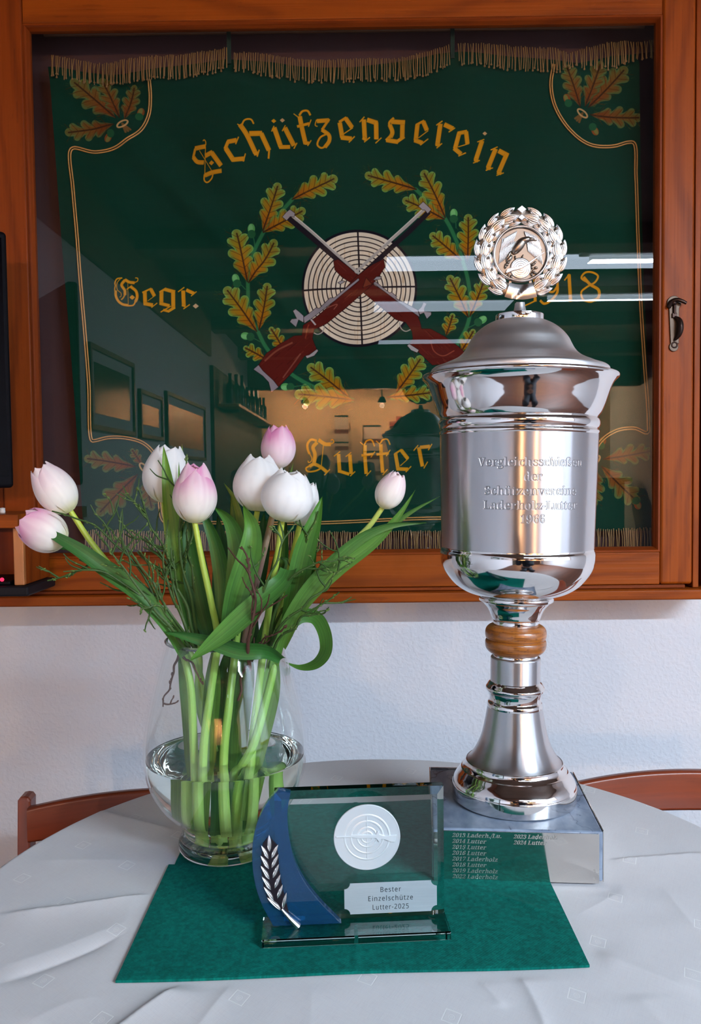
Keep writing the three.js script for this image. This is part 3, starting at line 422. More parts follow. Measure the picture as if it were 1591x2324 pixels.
function clothY(x, z) {
  let h = 0.0007 * (vn(x * 13 + 40, z * 13 + 40, 97, 97, 3) - 0.3) + 0.0004 * vn(x * 41 + 90, z * 37 + 90, 197, 197, 5);
  for (const c of creases) {
    if (x < c.box.min.x || x > c.box.max.x || z < c.box.min.z || z > c.box.max.z) continue;
    let best = 1e9, sd = 0, sp = 0;
    for (let i = 0; i < 10; i++) { const a = c.pts[i], b = c.pts[i + 1], ex = b.x - a.x, ez = b.z - a.z, L = Math.hypot(ex, ez), t = clamp(((x - a.x) * ex + (z - a.z) * ez) / L / L, 0, 1), d = Math.hypot(x - a.x - t * ex, z - a.z - t * ez); if (d < best) { best = d; sd = (x - a.x) * -ez + (z - a.z) * ex; sp = (i + t) / 10; } }
    const w = sd > 0 ? c.w0 : c.w1, end = smooth(sp, 0, 0.3) * smooth(1 - sp, 0, 0.3);
    h += c.h * end * Math.exp(-best / w * 1.2);
  }
  return h;
}
{
  const t = thing('tablecloth', 'white damask tablecloth with small woven squares covering the round table', 'tablecloth', [TB.x, TB.y, TB.z]);
  const NR = 300, NA = 720, NS = 40;
  const g = gridGeo(NA, NR + NS, (u, v) => {
    const a = u * 2 * Math.PI, k = v * (NR + NS);
    if (k <= NR) {
      const r = TB.r * Math.pow(k / NR, 0.8), x = TB.x + r * Math.sin(a), z = TB.z + r * Math.cos(a), e = smooth(r, TB.r - 0.012, TB.r);
      return new V3(x, TB.y - 0.0008 + clothY(x, z) * openCloth(x, z) * (1 - e) - 0.005 * e * e, z);
    }
    const s = (k - NR) / NS, drop = 0.27 * s, wv = 0.5 + 0.5 * Math.sin(a * 14 + 0.8 * Math.sin(a * 3)), r = TB.r + 0.004 * Math.min(1, s * 8) + 0.045 * s * wv;
    return new V3(TB.x + r * Math.sin(a), TB.y - 0.0058 - drop, TB.z + r * Math.cos(a));
  });
  // the woven squares lie on an oblique lattice across the cloth
  const p = g.attributes.position, uv = g.attributes.uv, d1 = [-0.0395, 0.077], d2 = [-0.0645, -0.0515], det = d1[0] * d2[1] - d2[0] * d1[1];
  for (let i = 0; i < p.count; i++) { const r = Math.hypot(p.getX(i) - TB.x, p.getZ(i) - TB.z), f = TB.y - p.getY(i) > 0.006 ? 1 + (TB.y - p.getY(i)) / r : 1, x = TB.x + (p.getX(i) - TB.x) * f - 0.2544, z = TB.z + (p.getZ(i) - TB.z) * f + 0.8119; uv.setXY(i, (x * d2[1] - d2[0] * z) / det + 0.5, (d1[0] * z - x * d1[1]) / det + 0.5); }
  const S = 1024, art = (bg, fg, fg2, srgb) => { const q = canvasTex(S, S, (c) => {
    c.fillStyle = bg; c.fillRect(0, 0, S, S);
    if (srgb) for (let i = 0; i < 5000; i++) { c.fillStyle = rnd() < 0.5 ? 'rgba(255,255,255,0.05)' : 'rgba(110,104,110,0.045)'; if (rnd() < 0.5) c.fillRect(rnd() * S, rnd() * S, rr(20, 160), 1.5); else c.fillRect(rnd() * S, rnd() * S, 1.5, rr(20, 160)); }
    c.translate(S / 2, S / 2); c.rotate(0.10); c.strokeStyle = fg; c.lineWidth = 14; c.strokeRect(-84, -84, 168, 168); c.lineWidth = 9; c.strokeStyle = fg2; c.beginPath(); c.ellipse(0, 0, 34, 30, 0.4, 0, 7); c.stroke(); c.beginPath(); c.ellipse(0, 0, 12, 12, 0, 0, 7); c.stroke();
  }, srgb); q.wrapS = q.wrapT = THREE.RepeatWrapping; return q; };
  part(t, 'cloth', g, std({ map: art('#dad7d8', '#e8e6e5', '#e3e0df', true), bumpMap: art('#606060', '#c0c0c0', '#a0a0a0', false), bumpScale: 0.0002, roughness: 0.85, side: THREE.DoubleSide }));
}
const napTex = dataTex(512, 512, (u, v) => { const a = fbm(u, v, 60, 60, 12, 3), b = vn(u * 200, v * 200, 200, 200, 15), c = fbm(u, v, 5, 5, 30, 3); const k = 0.78 + 0.34 * a + 0.12 * (b - 0.5) + 0.12 * (c - 0.5); return [4 * k, 108 * k, 96 * k]; }, true);
const napBump = dataTex(512, 512, (u, v) => { const d = Math.sin(u * 6.283 * 64) * Math.sin(v * 6.283 * 64), c = 128 + 50 * d + 110 * (fbm(u, v, 40, 40, 44, 3) - 0.5); return [c, c, c]; });
const napMat = phy({ specularIntensity: 0.25, map: napTex, bumpMap: napBump, bumpScale: 0.0005, roughness: 0.95, side: THREE.DoubleSide });
function napkin(label, q, y, edge) {
  const cxn = T(808, 2100).x;
  const top = (u, v) => {
    const a = q[0].clone().lerp(q[1], u), b = q[3].clone().lerp(q[2], u), p = a.lerp(b, v);
    p.z += 0.0012 * Math.sin(u * 9) * (v < 0.5 ? 1 : -1); const e = Math.min(u, 1 - u, v, 1 - v);
    p.y = y + 0.0011 * Math.exp(-(((p.x - cxn) / 0.0018) ** 2)) + edge * (0.0004 * vn(p.x * 60 + 50, p.z * 60 + 50, 99, 99, 2) + 0.0004 * vn(p.x * 25 + 50, p.z * 25 + 50, 99, 99, 6)) * smooth(e, 0, 0.02);
    if (edge) { const d = (p.x - 0.155) * 0.75 + (p.z + 0.80) * 0.66, k = (p.x - 0.155) * -0.66 + (p.z + 0.80) * 0.75; p.y += 0.0016 * Math.exp(-((k / 0.004) ** 2)) * Math.exp(-((d / 0.03) ** 2)) + 0.0010 * Math.exp(-(((p.x - 0.12) / 0.01) ** 2)) * Math.exp(-(((p.z + 0.82) / 0.03) ** 2)); }
    return p;
  };
  const t = solo('paper_napkin', merge([gridGeo(160, 90, top), gridGeo(160, 1, (u, v) => top(u, 0).setY(v ? top(u, 0).y : TB.y)), gridGeo(1, 90, (u, v) => top(1, v).setY(u ? TB.y : top(1, v).y))]), napMat, label, 'napkin');
  const g = t.geometry, p = g.attributes.position, uv = g.attributes.uv; for (let i = 0; i < p.count; i++) uv.setXY(i, p.getX(i) / 0.2, p.getZ(i) / 0.2);
}
napkin('dark green paper napkin folded flat at the front under the glass award', NAP1, TB.y + 0.0022, 1);
napkin('dark green paper napkin behind, partly under the vase and the marble base', NAP2, TB.y + 0.0008, 0);

// ---------- silver trophy cup ----------
const silver = std({ color: new THREE.Color(0.80, 0.775, 0.765), metalness: 1, roughness: 0.07 });
const silverSoft = std({ color: new THREE.Color(0.82, 0.81, 0.82), metalness: 1, roughness: 0.42 });
const chrome = std({ color: new THREE.Color(0.86, 0.85, 0.85), metalness: 1, roughness: 0.03 });
const silverFig = std({ color: new THREE.Color(0.62, 0.605, 0.60), metalness: 1, roughness: 0.22 });
const silverOld = std({ color: new THREE.Color(0.24, 0.20, 0.165), metalness: 1, roughness: 0.34 });
const brushMap = dataTex(64, 1024, (u, v) => { const c = 90 + 150 * fbm(u, v, 2, 400, 19, 2); return [c, c, c]; });
{
  const BC = new V3(0.170, TB.y, -0.930), ZT = -0.932, ax = P(1166, 1806, ZT).x;
  const cup = thing('trophy_cup', 'tall silver lidded trophy cup with engraved bowl on a marble block', 'trophy', [BC.x, TB.y, BC.z]);
  // marble block
  const marble = dataTex(1024, 1024, (u, v) => {
    const w = fbm(u, v, 4, 5, 91, 5), vein = 1 - Math.abs(Math.sin(6.283 * (u + v * 2 + w * 1.5))), v2 = 1 - Math.abs(Math.sin(6.283 * (u * 2 - v * 3 + fbm(u, v, 6, 9, 37, 5) * 1.6))), cl = fbm(u, v, 4, 9, 11, 5), ma = smooth(fbm(u, v, 5, 5, 55, 3), 0.4, 0.65), mb = smooth(fbm(u, v, 6, 4, 58, 3), 0.4, 0.65);
    return mix3(mix3([172, 184, 200], [98, 112, 134], clamp((cl - 0.28) * 2.2, 0, 1)), [62, 68, 84], clamp(0.95 * ma * Math.pow(vein, 9) + 0.85 * mb * Math.pow(v2, 11), 0, 0.85));
  }, true);
  const mm = phy({ map: marble, roughness: 0.24, specularIntensity: 0.8 });
  const rot = (g) => g.rotateY(-4.5 * Math.PI / 180).translate(BC.x, 0, BC.z), y0 = TB.y + 0.0034;
  part(cup, 'marble_block', rot(grainUV(boxAt(-0.0865, 0.0865, y0, TB.y + 0.0555, -0.0865, 0.0865, 0.0022, 3), 'x', 0.31, 0.26, 0.26)), mm);
  // engraved name plates on the faces of the block
  const plateDraw = (bg, ink) => canvasTex(2048, 640, (g, w, h) => {
    g.fillStyle = bg; g.fillRect(0, 0, w, h); g.fillStyle = ink; g.font = 'italic bold 70px serif'; g.textBaseline = 'alphabetic';
    const L = ['2013 Laderh./Lu.', '2014 Lutter', '2015 Lutter', '2016 Lutter', '2017 Laderholz', '2018 Lutter', '2019 Laderholz', '2022 Laderholz'];
    L.forEach((s, i) => { g.save(); g.translate(240, 78 + i * 74); g.scale(1.05, 1); g.fillText(s, 0, 0); g.restore(); });
    ['2023 Laderholz', '2024 Lutter'].forEach((s, i) => g.fillText(s, 1000, 78 + i * 74));
    g.fillRect(1975, 440, 22, 9); g.fillRect(1990, 452, 9, 22); g.fillRect(1985, 540, 8, 40);
  }, false), plateText = plateDraw('#808080', '#000'), plateRough = plateDraw('#101010', '#787878');
  const pl = new THREE.Color(0.72, 0.68, 0.64), plate = (g, name, map) => part(cup, name, rot(g), std({ color: pl, metalness: 1, roughness: map ? 1 : 0.06, roughnessMap: map ? plateRough : null, bumpMap: map || null, bumpScale: 0.0014 }), 'polished metal name plate');
  const front = boxAt(-0.0862, 0.0825, y0 - 0.0014, TB.y + 0.0535, 0.0866, 0.0878, 0.0003, 1);
  { const p = front.attributes.position, n = front.attributes.normal, uv = front.attributes.uv; for (let i = 0; i < p.count; i++) uv.setXY(i, n.getZ(i) > 0.5 ? (p.getX(i) + 0.0862) / 0.1687 : 0.99, n.getZ(i) > 0.5 ? (p.getY(i) - TB.y) / 0.0535 : 0.01); }
  const fp = plate(front, 'name_plate', plateText); 
  plate(boxAt(0.0866, 0.0878, y0 - 0.001, TB.y + 0.0555, -0.085, 0.0845, 0.0003, 1), 'name_plate');
  plate(boxAt(-0.0878, -0.0866, y0 - 0.001, TB.y + 0.0575, -0.088, 0.085, 0.0003, 1), 'name_plate');
  plate(boxAt(-0.0862, 0.06, y0 - 0.001, TB.y + 0.0575, -0.0878, -0.0866, 0.0003, 1), 'name_plate');
  // turned body: [photo row, half width] of the outline, converted at the depth of the axis
  const Yof = (py) => P(1166 + (1806 - py) * 0.0122, py, ZT).y, Rof = (py, hw) => P(795 + hw, py, ZT).x - P(795, py, ZT).x;
  const tip = P(1181, 576, ZT), foot = new V3(ax, P(1166, 1806, ZT).y, ZT), lean = Math.atan2(tip.x - ax, tip.y - foot.y), lift = TB.y + 0.0557 - P(1166, 1806, ZT).y;
  const set = (g) => g.translate(-ax, -foot.y, -ZT).rotateZ(-lean).translate(ax, foot.y + lift, ZT);
  const turned = (name, prof, mat, seg = 128, start = 0) => part(cup, name, set(lathe(prof.map(([py, hw]) => [Rof(py, hw), Yof(py)]), ax, ZT, seg, start)), mat);
  const fine = (list) => { const c = new THREE.CatmullRomCurve3(list.map(([y, r]) => new V3(r, y, 0)), false, 'centripetal'); return c.getPoints(list.length * 6).map((p) => [p.y, p.x]); };
  turned('foot', [[1806, 0], [1806, 136], [1805, 138.6], [1803, 139], [1776, 139], [1773.5, 138.5], ...fine([[1773, 137.5], [1766, 136], [1757, 131], [1748, 124.5], [1740, 119]]), ...fine([[1739.5, 117], [1733, 111], [1728, 109], [1723, 108.5]]), [1722, 107]], silver);
  const brushed = phy({ color: new THREE.Color(0.62, 0.62, 0.64), metalness: 1, roughness: 0.30, anisotropy: 0.95, anisotropyRotation: Math.PI / 2, bumpMap: brushMap, bumpScale: 0.00006 });
  turned('stem_bell', [...fine([[1723, 107], [1716, 99], [1700, 88.5], [1675, 77], [1650, 70.5], [1625, 65.5], [1605, 62]]), [1601, 61.5]], brushed);
  turned('stem_collar', [[1602, 61.5], ...fine([[1598, 62], [1592, 61], [1588, 58]]), ...fine([[1586, 57], [1578, 57.5], [1571, 59.5], [1568, 61]]), ...fine([[1567, 62], [1562, 65.5], [1557, 66], [1552, 63], [1547, 59.5], [1544, 56.5]]), [1542, 55]], silver);
  turned('stem_sleeve', [[1543, 55.7], [1492, 55.7], [1489, 54.8], [1487.5, 52.5], [1487.5, 45]], brushed);
  turned('ring', [[1496, 45], [1495, 49.5], [1482, 49.8], [1481, 45]], chrome);
  const oak = dataTex(512, 256, (u, v) => { const f = fbm(u, v, 6, 60, 63, 3), d = vn(u * 60, v * 120, 60, 120, 5); return mix3([188, 112, 34], [104, 54, 14], clamp(0.9 * f - 0.05 + (d > 0.8 ? 0.4 : 0), 0, 1)); }, true);
  turned('wooden_ring', [[1483, 46], ...fine([[1483, 50], [1478, 59], [1470, 66], [1460, 68.5], [1453, 68], [1450, 66.5], [1448.5, 64.5]]), ...fine([[1448, 64], [1446, 66.5], [1441, 68.3], [1432, 68.5], [1424, 66], [1418, 60], [1415, 52]]), [1415, 46]], phy({ map: oak, roughness: 0.35, clearcoat: 0.6, clearcoatRoughness: 0.15 }));
  turned('ring', [[1420, 45], [1419, 50.5], [1407, 50.5], [1405.5, 49], [1405.5, 44]], chrome);
  turned('bowl_base', [[1406, 48], ...fine([[1404, 52], [1398, 55], [1388, 58.5], [1378, 64], [1370, 71], [1364, 76]]), [1363, 79], [1361, 83], [1353, 84], [1351, 82], [1350.5, 79], ...fine([[1350, 78], [1347, 92], [1341, 111], [1333, 126], [1322, 140.5], [1308, 153], [1293, 163.5], [1278, 170], [1265, 172.5], [1254, 173]]), ...fine([[1253, 173], [1247, 172], [1242, 170], [1239, 169.6]])], silver);
  const words = canvasTex(2048, 1024, (g, w, h) => {
    g.fillStyle = '#909090'; g.fillRect(0, 0, w, h); g.fillStyle = '#000'; g.textAlign = 'center'; g.textBaseline = 'alphabetic';
    const rows = [['Vergleichsschießen', 1058, 231], ['der', 1088, 38], ['Schützenvereine', 1118, 203], ['Laderholz-Lutter', 1148, 209], ['1966', 1176, 52]], circ = 2048 / (2 * Math.PI * 173), yk = 1024 / (1239 - 985);
    for (const [s, py, wpx] of rows) { g.save(); g.translate(1024 - 1.5 * circ, (py - 985) * yk); const size = 27 * yk / 1.0; g.font = `bold ${size}px serif`; const m = g.measureText(s).width; g.scale(wpx * circ / m, 0.92); g.fillText(s, 0, 0); g.restore(); }
  }, false);
  const bodyMat = phy({ color: new THREE.Color(0.60, 0.585, 0.60), metalness: 1, roughness: 0.28, anisotropy: 0.95, anisotropyRotation: Math.PI / 2, bumpMap: words, bumpScale: 0.0012 });
  turned('engraved_bowl', Array.from({ length: 33 }, (_, i) => [1239 - i / 32 * 254, 169.8 + 6.8 * i / 32]), bodyMat, 192, -Math.PI);
  turned('bowl_collar', [...fine([[986, 176.5], [983, 178], [979, 178.5], [975, 176]]), ...fine([[974, 174.5], [971, 177], [965, 179.3], [958, 179.5], [952, 177.5], [949, 174.8]]), ...fine([[948, 174.5], [944, 177.5], [938, 181.5], [928, 186], [915, 190.8], [900, 195.5], [885, 200.5], [872, 206.5], [865, 212], [861, 216.5]]), ...fine([[860.5, 217], [857, 219], [853, 218.5], [851, 216]]), [850, 190]], silver);
  turned('lid', [[853, 188], [852, 196], ...fine([[850, 198], [845, 199], [838, 197.5], [834, 193]]).map(([y, r]) => [y, r]), ...fine([[833, 190], [828, 176], [823, 165]]), ...fine([[822, 162], [817, 151], [811, 140], [803, 130], [793, 122], [782, 116], [770, 110], [758, 101], [748, 91], [739, 79], [732, 66], [728, 55], [726, 0]])], silverSoft);
  turned('lid_cap', [[729, 20], [728.5, 52.5], [727.5, 53.8], [714.5, 53.8], [713, 52.5], [712.5, 20]], chrome);
  // finial: figure disc in a laurel wreath
  const k1 = P(1182, 576, ZT).x - P(1181, 576, ZT).x, M = new V3(tip.x, tip.y + lift, ZT), onDisc = (g) => g.rotateZ(-lean).translate(M.x, M.y, M.z);
  part(cup, 'finial_stub', set(merge([lathe([[713, 21], [709, 19.5], [704, 17], [695, 14.5], [686, 13]].map(([py, hw]) => [Rof(py, hw), Yof(py)]), ax, ZT, 4, Math.PI / 4)])), silverSoft);
  const med = part(cup, 'medal', onDisc(merge([lathe([[0, -0.0022], [60 * k1, -0.0022], [63.5 * k1, -0.0015], [64.5 * k1, 0.0005], [64.2 * k1, 0.0035], [62 * k1, 0.0048], [59.5 * k1, 0.0046], [58 * k1, 0.003], [57 * k1, 0.0012]], 0, 0, 96).rotateX(Math.PI / 2)])), silverFig);
  part(med, 'relief_ground', onDisc(lathe([[57 * k1, 0.0012], [0, 0.00125]], 0, 0, 64).rotateX(Math.PI / 2)), silverOld);
  // wreath ring carrying the leaves
  part(med, 'wreath_ring', onDisc(merge([lathe([[69 * k1, -0.001], [98 * k1, -0.001], [99 * k1, 0], [97 * k1, 0.0012], [84 * k1, 0.0024], [71 * k1, 0.0012], [69 * k1, 0]], 0, 0, 96).rotateX(Math.PI / 2), ...[20, 70, 135, 160, 205, 250, 290, 340].map((d) => rbox(22 * k1, 7 * k1, 0.003, 0.0006).translate(72 * k1, 0, 0).rotateZ(d * Math.PI / 180))])), silverOld);
  const leafG = (L, W, H = 0.0015) => gridGeo(20, 14, (u, v) => { const s = u * 2 - 1, w = W * Math.pow(Math.sin(Math.PI * Math.pow(v, 0.75)), 0.8) * 0.5 * 0.96, ridge = 0.00035 * Math.cos(s * 16); return new V3(s * w, v * L, H * (1 - s * s) * Math.sin(Math.PI * (0.12 + 0.8 * v)) + ridge * Math.sin(Math.PI * v) + 0.0006 * v); });
  const leafAt = (r, a, turn, L, W, z) => leafG(L * k1, W * k1).rotateZ(turn).translate(r * k1 * Math.cos(a), r * k1 * Math.sin(a), z);
  for (const side of [-1, 1]) for (let i = 0; i < 7; i++) {
    const a0 = -Math.PI / 2 + side * (0.36 + i * 0.372), dirA = a0 + side * Math.PI / 2 - Math.PI / 2;
    for (const [r, da, tilt, L, W, z] of [[95, 0.03, -side * 0.26, 40, 19, 0.0004], [73, 0.10, side * 0.16, 32, 15, 0.0006], [84.5, 0, 0, 42, 24, 0.0016]]) { const a = a0 + side * da; part(med, 'laurel_leaf', onDisc(leafAt(r, a, dirA + tilt + side * 0.22, L, W, z)), silverFig); }
    for (const r of [74, 98]) { const a = a0 + side * 0.34; part(med, 'berry', onDisc(new THREE.SphereGeometry(3.1 * k1, 10, 8).translate(r * k1 * Math.cos(a), r * k1 * Math.sin(a), 0.0034)), silverOld); }
  }
  part(med, 'ribbon', onDisc(merge([gridGeo(24, 6, (u, v) => { const a = -Math.PI / 2 + lerp(-0.36, 0.36, u), r = lerp(70, 104, v) * k1; return new V3(r * Math.cos(a), r * Math.sin(a), 0.0048 + 0.0012 * Math.sin(Math.PI * v) + 0.0012 * smooth(u + (v - 0.5) * 0.5, 0.47, 0.53)); })])), silverFig);
  part(med, 'diamond', onDisc(merge([extrude([[-11, 0], [0, -9], [11, 0], [0, 9]].map(([x, y]) => [x * k1, y * k1]), 0.004, 0.0006).translate(0, 98 * k1, 0.001), extrude([[-9, 0], [0, -7], [9, 0], [0, 7]].map(([x, y]) => [x * k1, y * k1]), 0.004, 0.0006).translate(0, 80 * k1, 0.001)])), silverFig);
  // eagle over target, rifle and oak twig in relief; drawn on a 660-wide field
  const ke = 57 * k1 / 330, E = (x, y) => [(x - 800) * ke, (765 - y) * ke], z0 = 0.0013;
  const feather = (x0, y0, x1, y1, w, h = 0.0013) => { const [a, b] = E(x0, y0), [c, d] = E(x1, y1); return gridGeo(6, 8, (u, v) => { const s = u * 2 - 1; return new V3(s * w * ke * 0.5 * Math.pow(Math.sin(Math.PI * (0.15 + 0.8 * v)), 0.6), v * Math.hypot(c - a, d - b), h * (1 - s * s * 0.9)); }).rotateZ(Math.atan2(d - b, c - a) - Math.PI / 2).translate(a, b, z0); };
  const wings = [];
  for (let i = 0; i < 10; i++) { const t = i / 9; wings.push(feather(lerp(730, 560, t), lerp(600, 560, t), lerp(640, 512, t), lerp(800, 900, t), 22)); wings.push(feather(lerp(745, 590, t), lerp(470, 560, t), lerp(690, 525, t), lerp(620, 740, t), 26, 0.0019)); }
  for (let i = 0; i < 10; i++) { const t = i / 9; wings.push(feather(lerp(880, 1040, t), lerp(600, 580, t), lerp(900, 1085, t), lerp(740, 900, t), 22)); wings.push(feather(lerp(845, 1000, t), lerp(470, 540, t), lerp(890, 1075, t), lerp(600, 720, t), 26, 0.0019)); }
  part(med, 'eagle_wings', onDisc(merge(wings)), silverFig);
  const blob = (x, y, rx, ry, rz, ang) => { const [a, b] = E(x, y); return new THREE.SphereGeometry(1, 20, 14).scale(rx * ke, ry * ke, rz).rotateZ(ang).translate(a, b, z0 + 0.0008); };
  part(med, 'eagle_body', onDisc(merge([blob(775, 660, 135, 62, 0.0042, 0.92), blob(850, 590, 88, 44, 0.0038, 0.35), blob(930, 580, 50, 26, 0.0036, 0.0), blob(975, 592, 34, 11, 0.0026, -0.2), blob(650, 830, 60, 30, 0.0022, 0.9), blob(640, 790, 70, 22, 0.002, 1.1), blob(730, 815, 14, 30, 0.0022, 0.3), blob(822, 800, 12, 30, 0.0022, -0.4)])), silverOld);
  const [tx, ty] = E(800, 950);
  part(med, 'target_disc', onDisc(merge([lathe([[0, 0.0016], [125 * ke, 0.0014], [138 * ke, 0.0006], [140 * ke, 0]], 0, 0, 48).rotateX(Math.PI / 2).translate(tx, ty, z0), ...[36, 62, 88, 114].map((r) => new THREE.TorusGeometry(r * ke, 4 * ke, 6, 40).translate(tx, ty, z0 + 0.0016))])), silverFig);
  part(med, 'small_rifle', onDisc(merge([extrude([[1105, 745], [1098, 762], [905, 905], [800, 965], [690, 990], [620, 1020], [598, 1015], [620, 965], [700, 945], [790, 930], [890, 885]].map(([x, y]) => E(x, y)).reverse(), 0.0012, 0.0003).translate(0, 0, z0 + 0.0022)])), silverFig);
  part(med, 'oak_twig', onDisc(merge([[960, 900], [985, 880], [945, 940], [1000, 945], [965, 985], [945, 1030], [985, 1010], [640, 1040], [680, 1060], [615, 905], [635, 880], [600, 930]].map(([x, y], i) => blob(x, y, 26, 17, 0.0018, i)))), silverOld);
}

// ---------- glass award ----------
{
  const a0 = T(594, 2161), a1 = T(1024, 2141), ang = Math.atan2(a0.z - a1.z, a1.x - a0.x), Wd = a1.distanceTo(a0), by = TB.y + 0.0030;
  const aw = thing('glass_award', 'clear glass award plaque with blue crescent, silver target disc and name plate', 'award', [(a0.x + a1.x) / 2, TB.y, (a0.z + a1.z) / 2]);
  const loc = (g) => g.rotateY(ang).translate((a0.x + a1.x) / 2, 0, (a0.z + a1.z) / 2);   // own axes: x along the front edge, z towards the viewer, front edge at z = 0
  const inv = new THREE.Matrix4().makeRotationY(-ang), toLoc = (p) => p.clone().sub(new V3((a0.x + a1.x) / 2, 0, (a0.z + a1.z) / 2)).applyMatrix4(inv);
  const glass = phy({ color: new THREE.Color(0.94, 0.985, 0.975), transmission: 1, thickness: 0.02, roughness: 0.0, ior: 1.5, attenuationColor: new THREE.Color(0.55, 0.90, 0.84), attenuationDistance: 0.09 });
  const blue = phy({ color: new THREE.Color(0.07, 0.38, 0.72), transmission: 0.92, thickness: 0, roughness: 0.0, ior: 1.5 });
  const sheet = (pl, px, py) => { const d = ray(px, py), n = new V3(Math.sin(ang), 0, Math.cos(ang)), o = new V3((a0.x + a1.x) / 2, 0, (a0.z + a1.z) / 2).addScaledVector(n, pl); const t = o.clone().sub(eye).dot(n) / d.dot(n); return toLoc(d.multiplyScalar(t).add(eye)); };
  const backEdge = toLoc(T(1015, 2068, by + 0.0075)), depth = Math.min(0.062, -backEdge.z + 0.004), th = 0.0078, top = by + th;
  const chamBox = (x0, x1, y0, y1, z0, z1, c) => extrude([[x0, y0], [x1, y0], [x1, y1], [x0, y1]], z1 - z0 - 2 * c, c, [], 1, 1).translate(0, 0, z0 + c);
  part(aw, 'glass_base', loc(chamBox(-Wd / 2, Wd / 2, by, top, -depth, 0, 0.0008)), glass);
  const bump = phy({ color: 0xf4fbfa, transmission: 0.85, thickness: 0.004, roughness: 0.08, ior: 1.45 });
  for (const [x, z] of [[-Wd / 2 + 0.012, -0.008], [Wd / 2 - 0.012, -0.008], [-Wd / 2 + 0.012, -depth + 0.008], [Wd / 2 - 0.012, -depth + 0.008]]) part(aw, 'clear_foot', loc(lathe([[0, TB.y + 0.0024], [0.0042, TB.y + 0.0024], [0.0046, by - 0.0006], [0.0038, by - 0.0002], [0, by - 0.0002]], x, z, 20)), bump);
  // upright plate, its front edges bevelled
  const zp = -0.030, tp = 0.013, c = 0.0065, lt = sheet(zp, 632, 1797), rt = sheet(zp, 1008, 1788), rb = sheet(zp, 1008, 2078);
  const px0 = lt.x - 0.004, px1 = rt.x, py1 = (lt.y + rt.y) / 2;
  const pv = [[px0, top + 0.0001], [px1, top + 0.0001], [px1, py1], [px0, py1]], fv = [[px0 + c, top + 0.0001], [px1 - c, top + 0.0001], [px1 - c, py1 - c], [px0 + c, py1 - c]];
  const poly = (faces) => { const pos = []; for (const f of faces) for (let i = 1; i < f.length - 1; i++) pos.push(...f[0], ...f[i], ...f[i + 1]); const g = new THREE.BufferGeometry(); g.setAttribute('position', new THREE.Float32BufferAttribute(pos, 3)); g.setAttribute('uv', new THREE.Float32BufferAttribute(new Array(pos.length / 3 * 2).fill(0), 2)); g.computeVertexNormals(); return g; };
  const zf = zp, zb = zp - tp, zm = zp - 0.004, at = (p, z) => [p[0], p[1], z];
  part(aw, 'glass_plate', loc(poly([fv.map((p) => at(p, zf)), [...pv].reverse().map((p) => at(p, zb)),
    ...[0, 1, 2, 3].map((i) => { const j = (i + 1) % 4; return [at(pv[i], zm), at(pv[j], zm), at(fv[j], zf), at(fv[i], zf)]; }),
    ...[0, 1, 2, 3].map((i) => { const j = (i + 1) % 4; return [at(pv[i], zb), at(pv[j], zb), at(pv[j], zm), at(pv[i], zm)]; })])), glass);
  // blue crescent standing before the plate
  const zc = zp + 0.0004, tc = 0.0085, K = (x, y) => { const p = sheet(zc + tc, 540 + x / 2.946, 1740 + y / 2.946); return new THREE.Vector2(p.x, p.y); };
  const arc = (pts) => new THREE.CatmullRomCurve3(pts.map(([x, y]) => { const p = K(x, y); return new V3(p.x, p.y, 0); }), false, 'centripetal').getPoints(28).map((p) => new THREE.Vector2(p.x, p.y));
  const cres = new THREE.Shape([...arc([[268, 168], [190, 262], [128, 390], [97, 540], [104, 740], [145, 900], [236, 1078]]), ...arc([[692, 1058], [560, 925], [440, 770], [372, 620], [338, 450], [332, 310], [352, 184]])]);
  const cg = extrude(cres, tc - 0.0012, 0.0006).translate(0, 0, zc + 0.0006); cg.computeBoundingBox(); const dy = top + 0.0004 - cg.boundingBox.min.y;
  const cr = part(aw, 'blue_crescent', loc(cg.translate(0, dy, 0)), blue, 'transparent blue glass crescent');
  // silver ear of grain on the crescent
  const ez = zc + tc + 0.0002, ep = (x, y) => { const p = sheet(ez, 540 + x / 2.946, 1740 + y / 2.946); return [p.x, p.y + dy]; };
  const earM = std({ color: new THREE.Color(0.86, 0.84, 0.83), metalness: 1, roughness: 0.28 }), earD = std({ color: C('#1c1620'), metalness: 0.5, roughness: 0.5 });
  const ear = part(aw, 'grain_ear', loc(extrude([[208, 470], [168, 520], [158, 600], [158, 700], [172, 800], [200, 900], [285, 960], [330, 1010], [345, 1000], [320, 900], [295, 800], [278, 700], [270, 600], [262, 530]].map(([x, y]) => ep(x, y)).reverse(), 0.0008, 0.0002).translate(0, 0, ez)), earD, 'dark backing of the silver ear');
  const grain = (x0, y0, x1, y1, w) => { const [a, b] = ep(x0, y0), [d, e] = ep(x1, y1), L = Math.hypot(d - a, e - b), W = w / 2.946 * 0.00037; return gridGeo(10, 10, (u, v) => { const s = u * 2 - 1, hw = W * Math.pow(Math.sin(Math.PI * Math.pow(v, 0.85)), 0.85) * 0.5; return new V3(s * hw, v * L, 0.0021 * (1 - s * s) * Math.sin(Math.PI * (0.1 + 0.85 * v)) - 0.0012 * Math.exp(-((s / 0.16) ** 2)) * Math.sin(Math.PI * v)); }).rotateZ(Math.atan2(e - b, d - a) - Math.PI / 2).translate(a, b, ez + 0.0009); };
  const grains = [[212, 575, 208, 462, 36], [205, 622, 156, 532, 32], [225, 618, 270, 525, 32], [208, 690, 152, 600, 33], [226, 682, 272, 590, 33], [212, 760, 153, 668, 33], [234, 750, 275, 655, 33], [222, 830, 160, 740, 33], [246, 820, 285, 725, 33], [240, 900, 172, 808, 33], [264, 888, 300, 792, 33], [292, 968, 195, 880, 36], [300, 955, 325, 845, 33]];
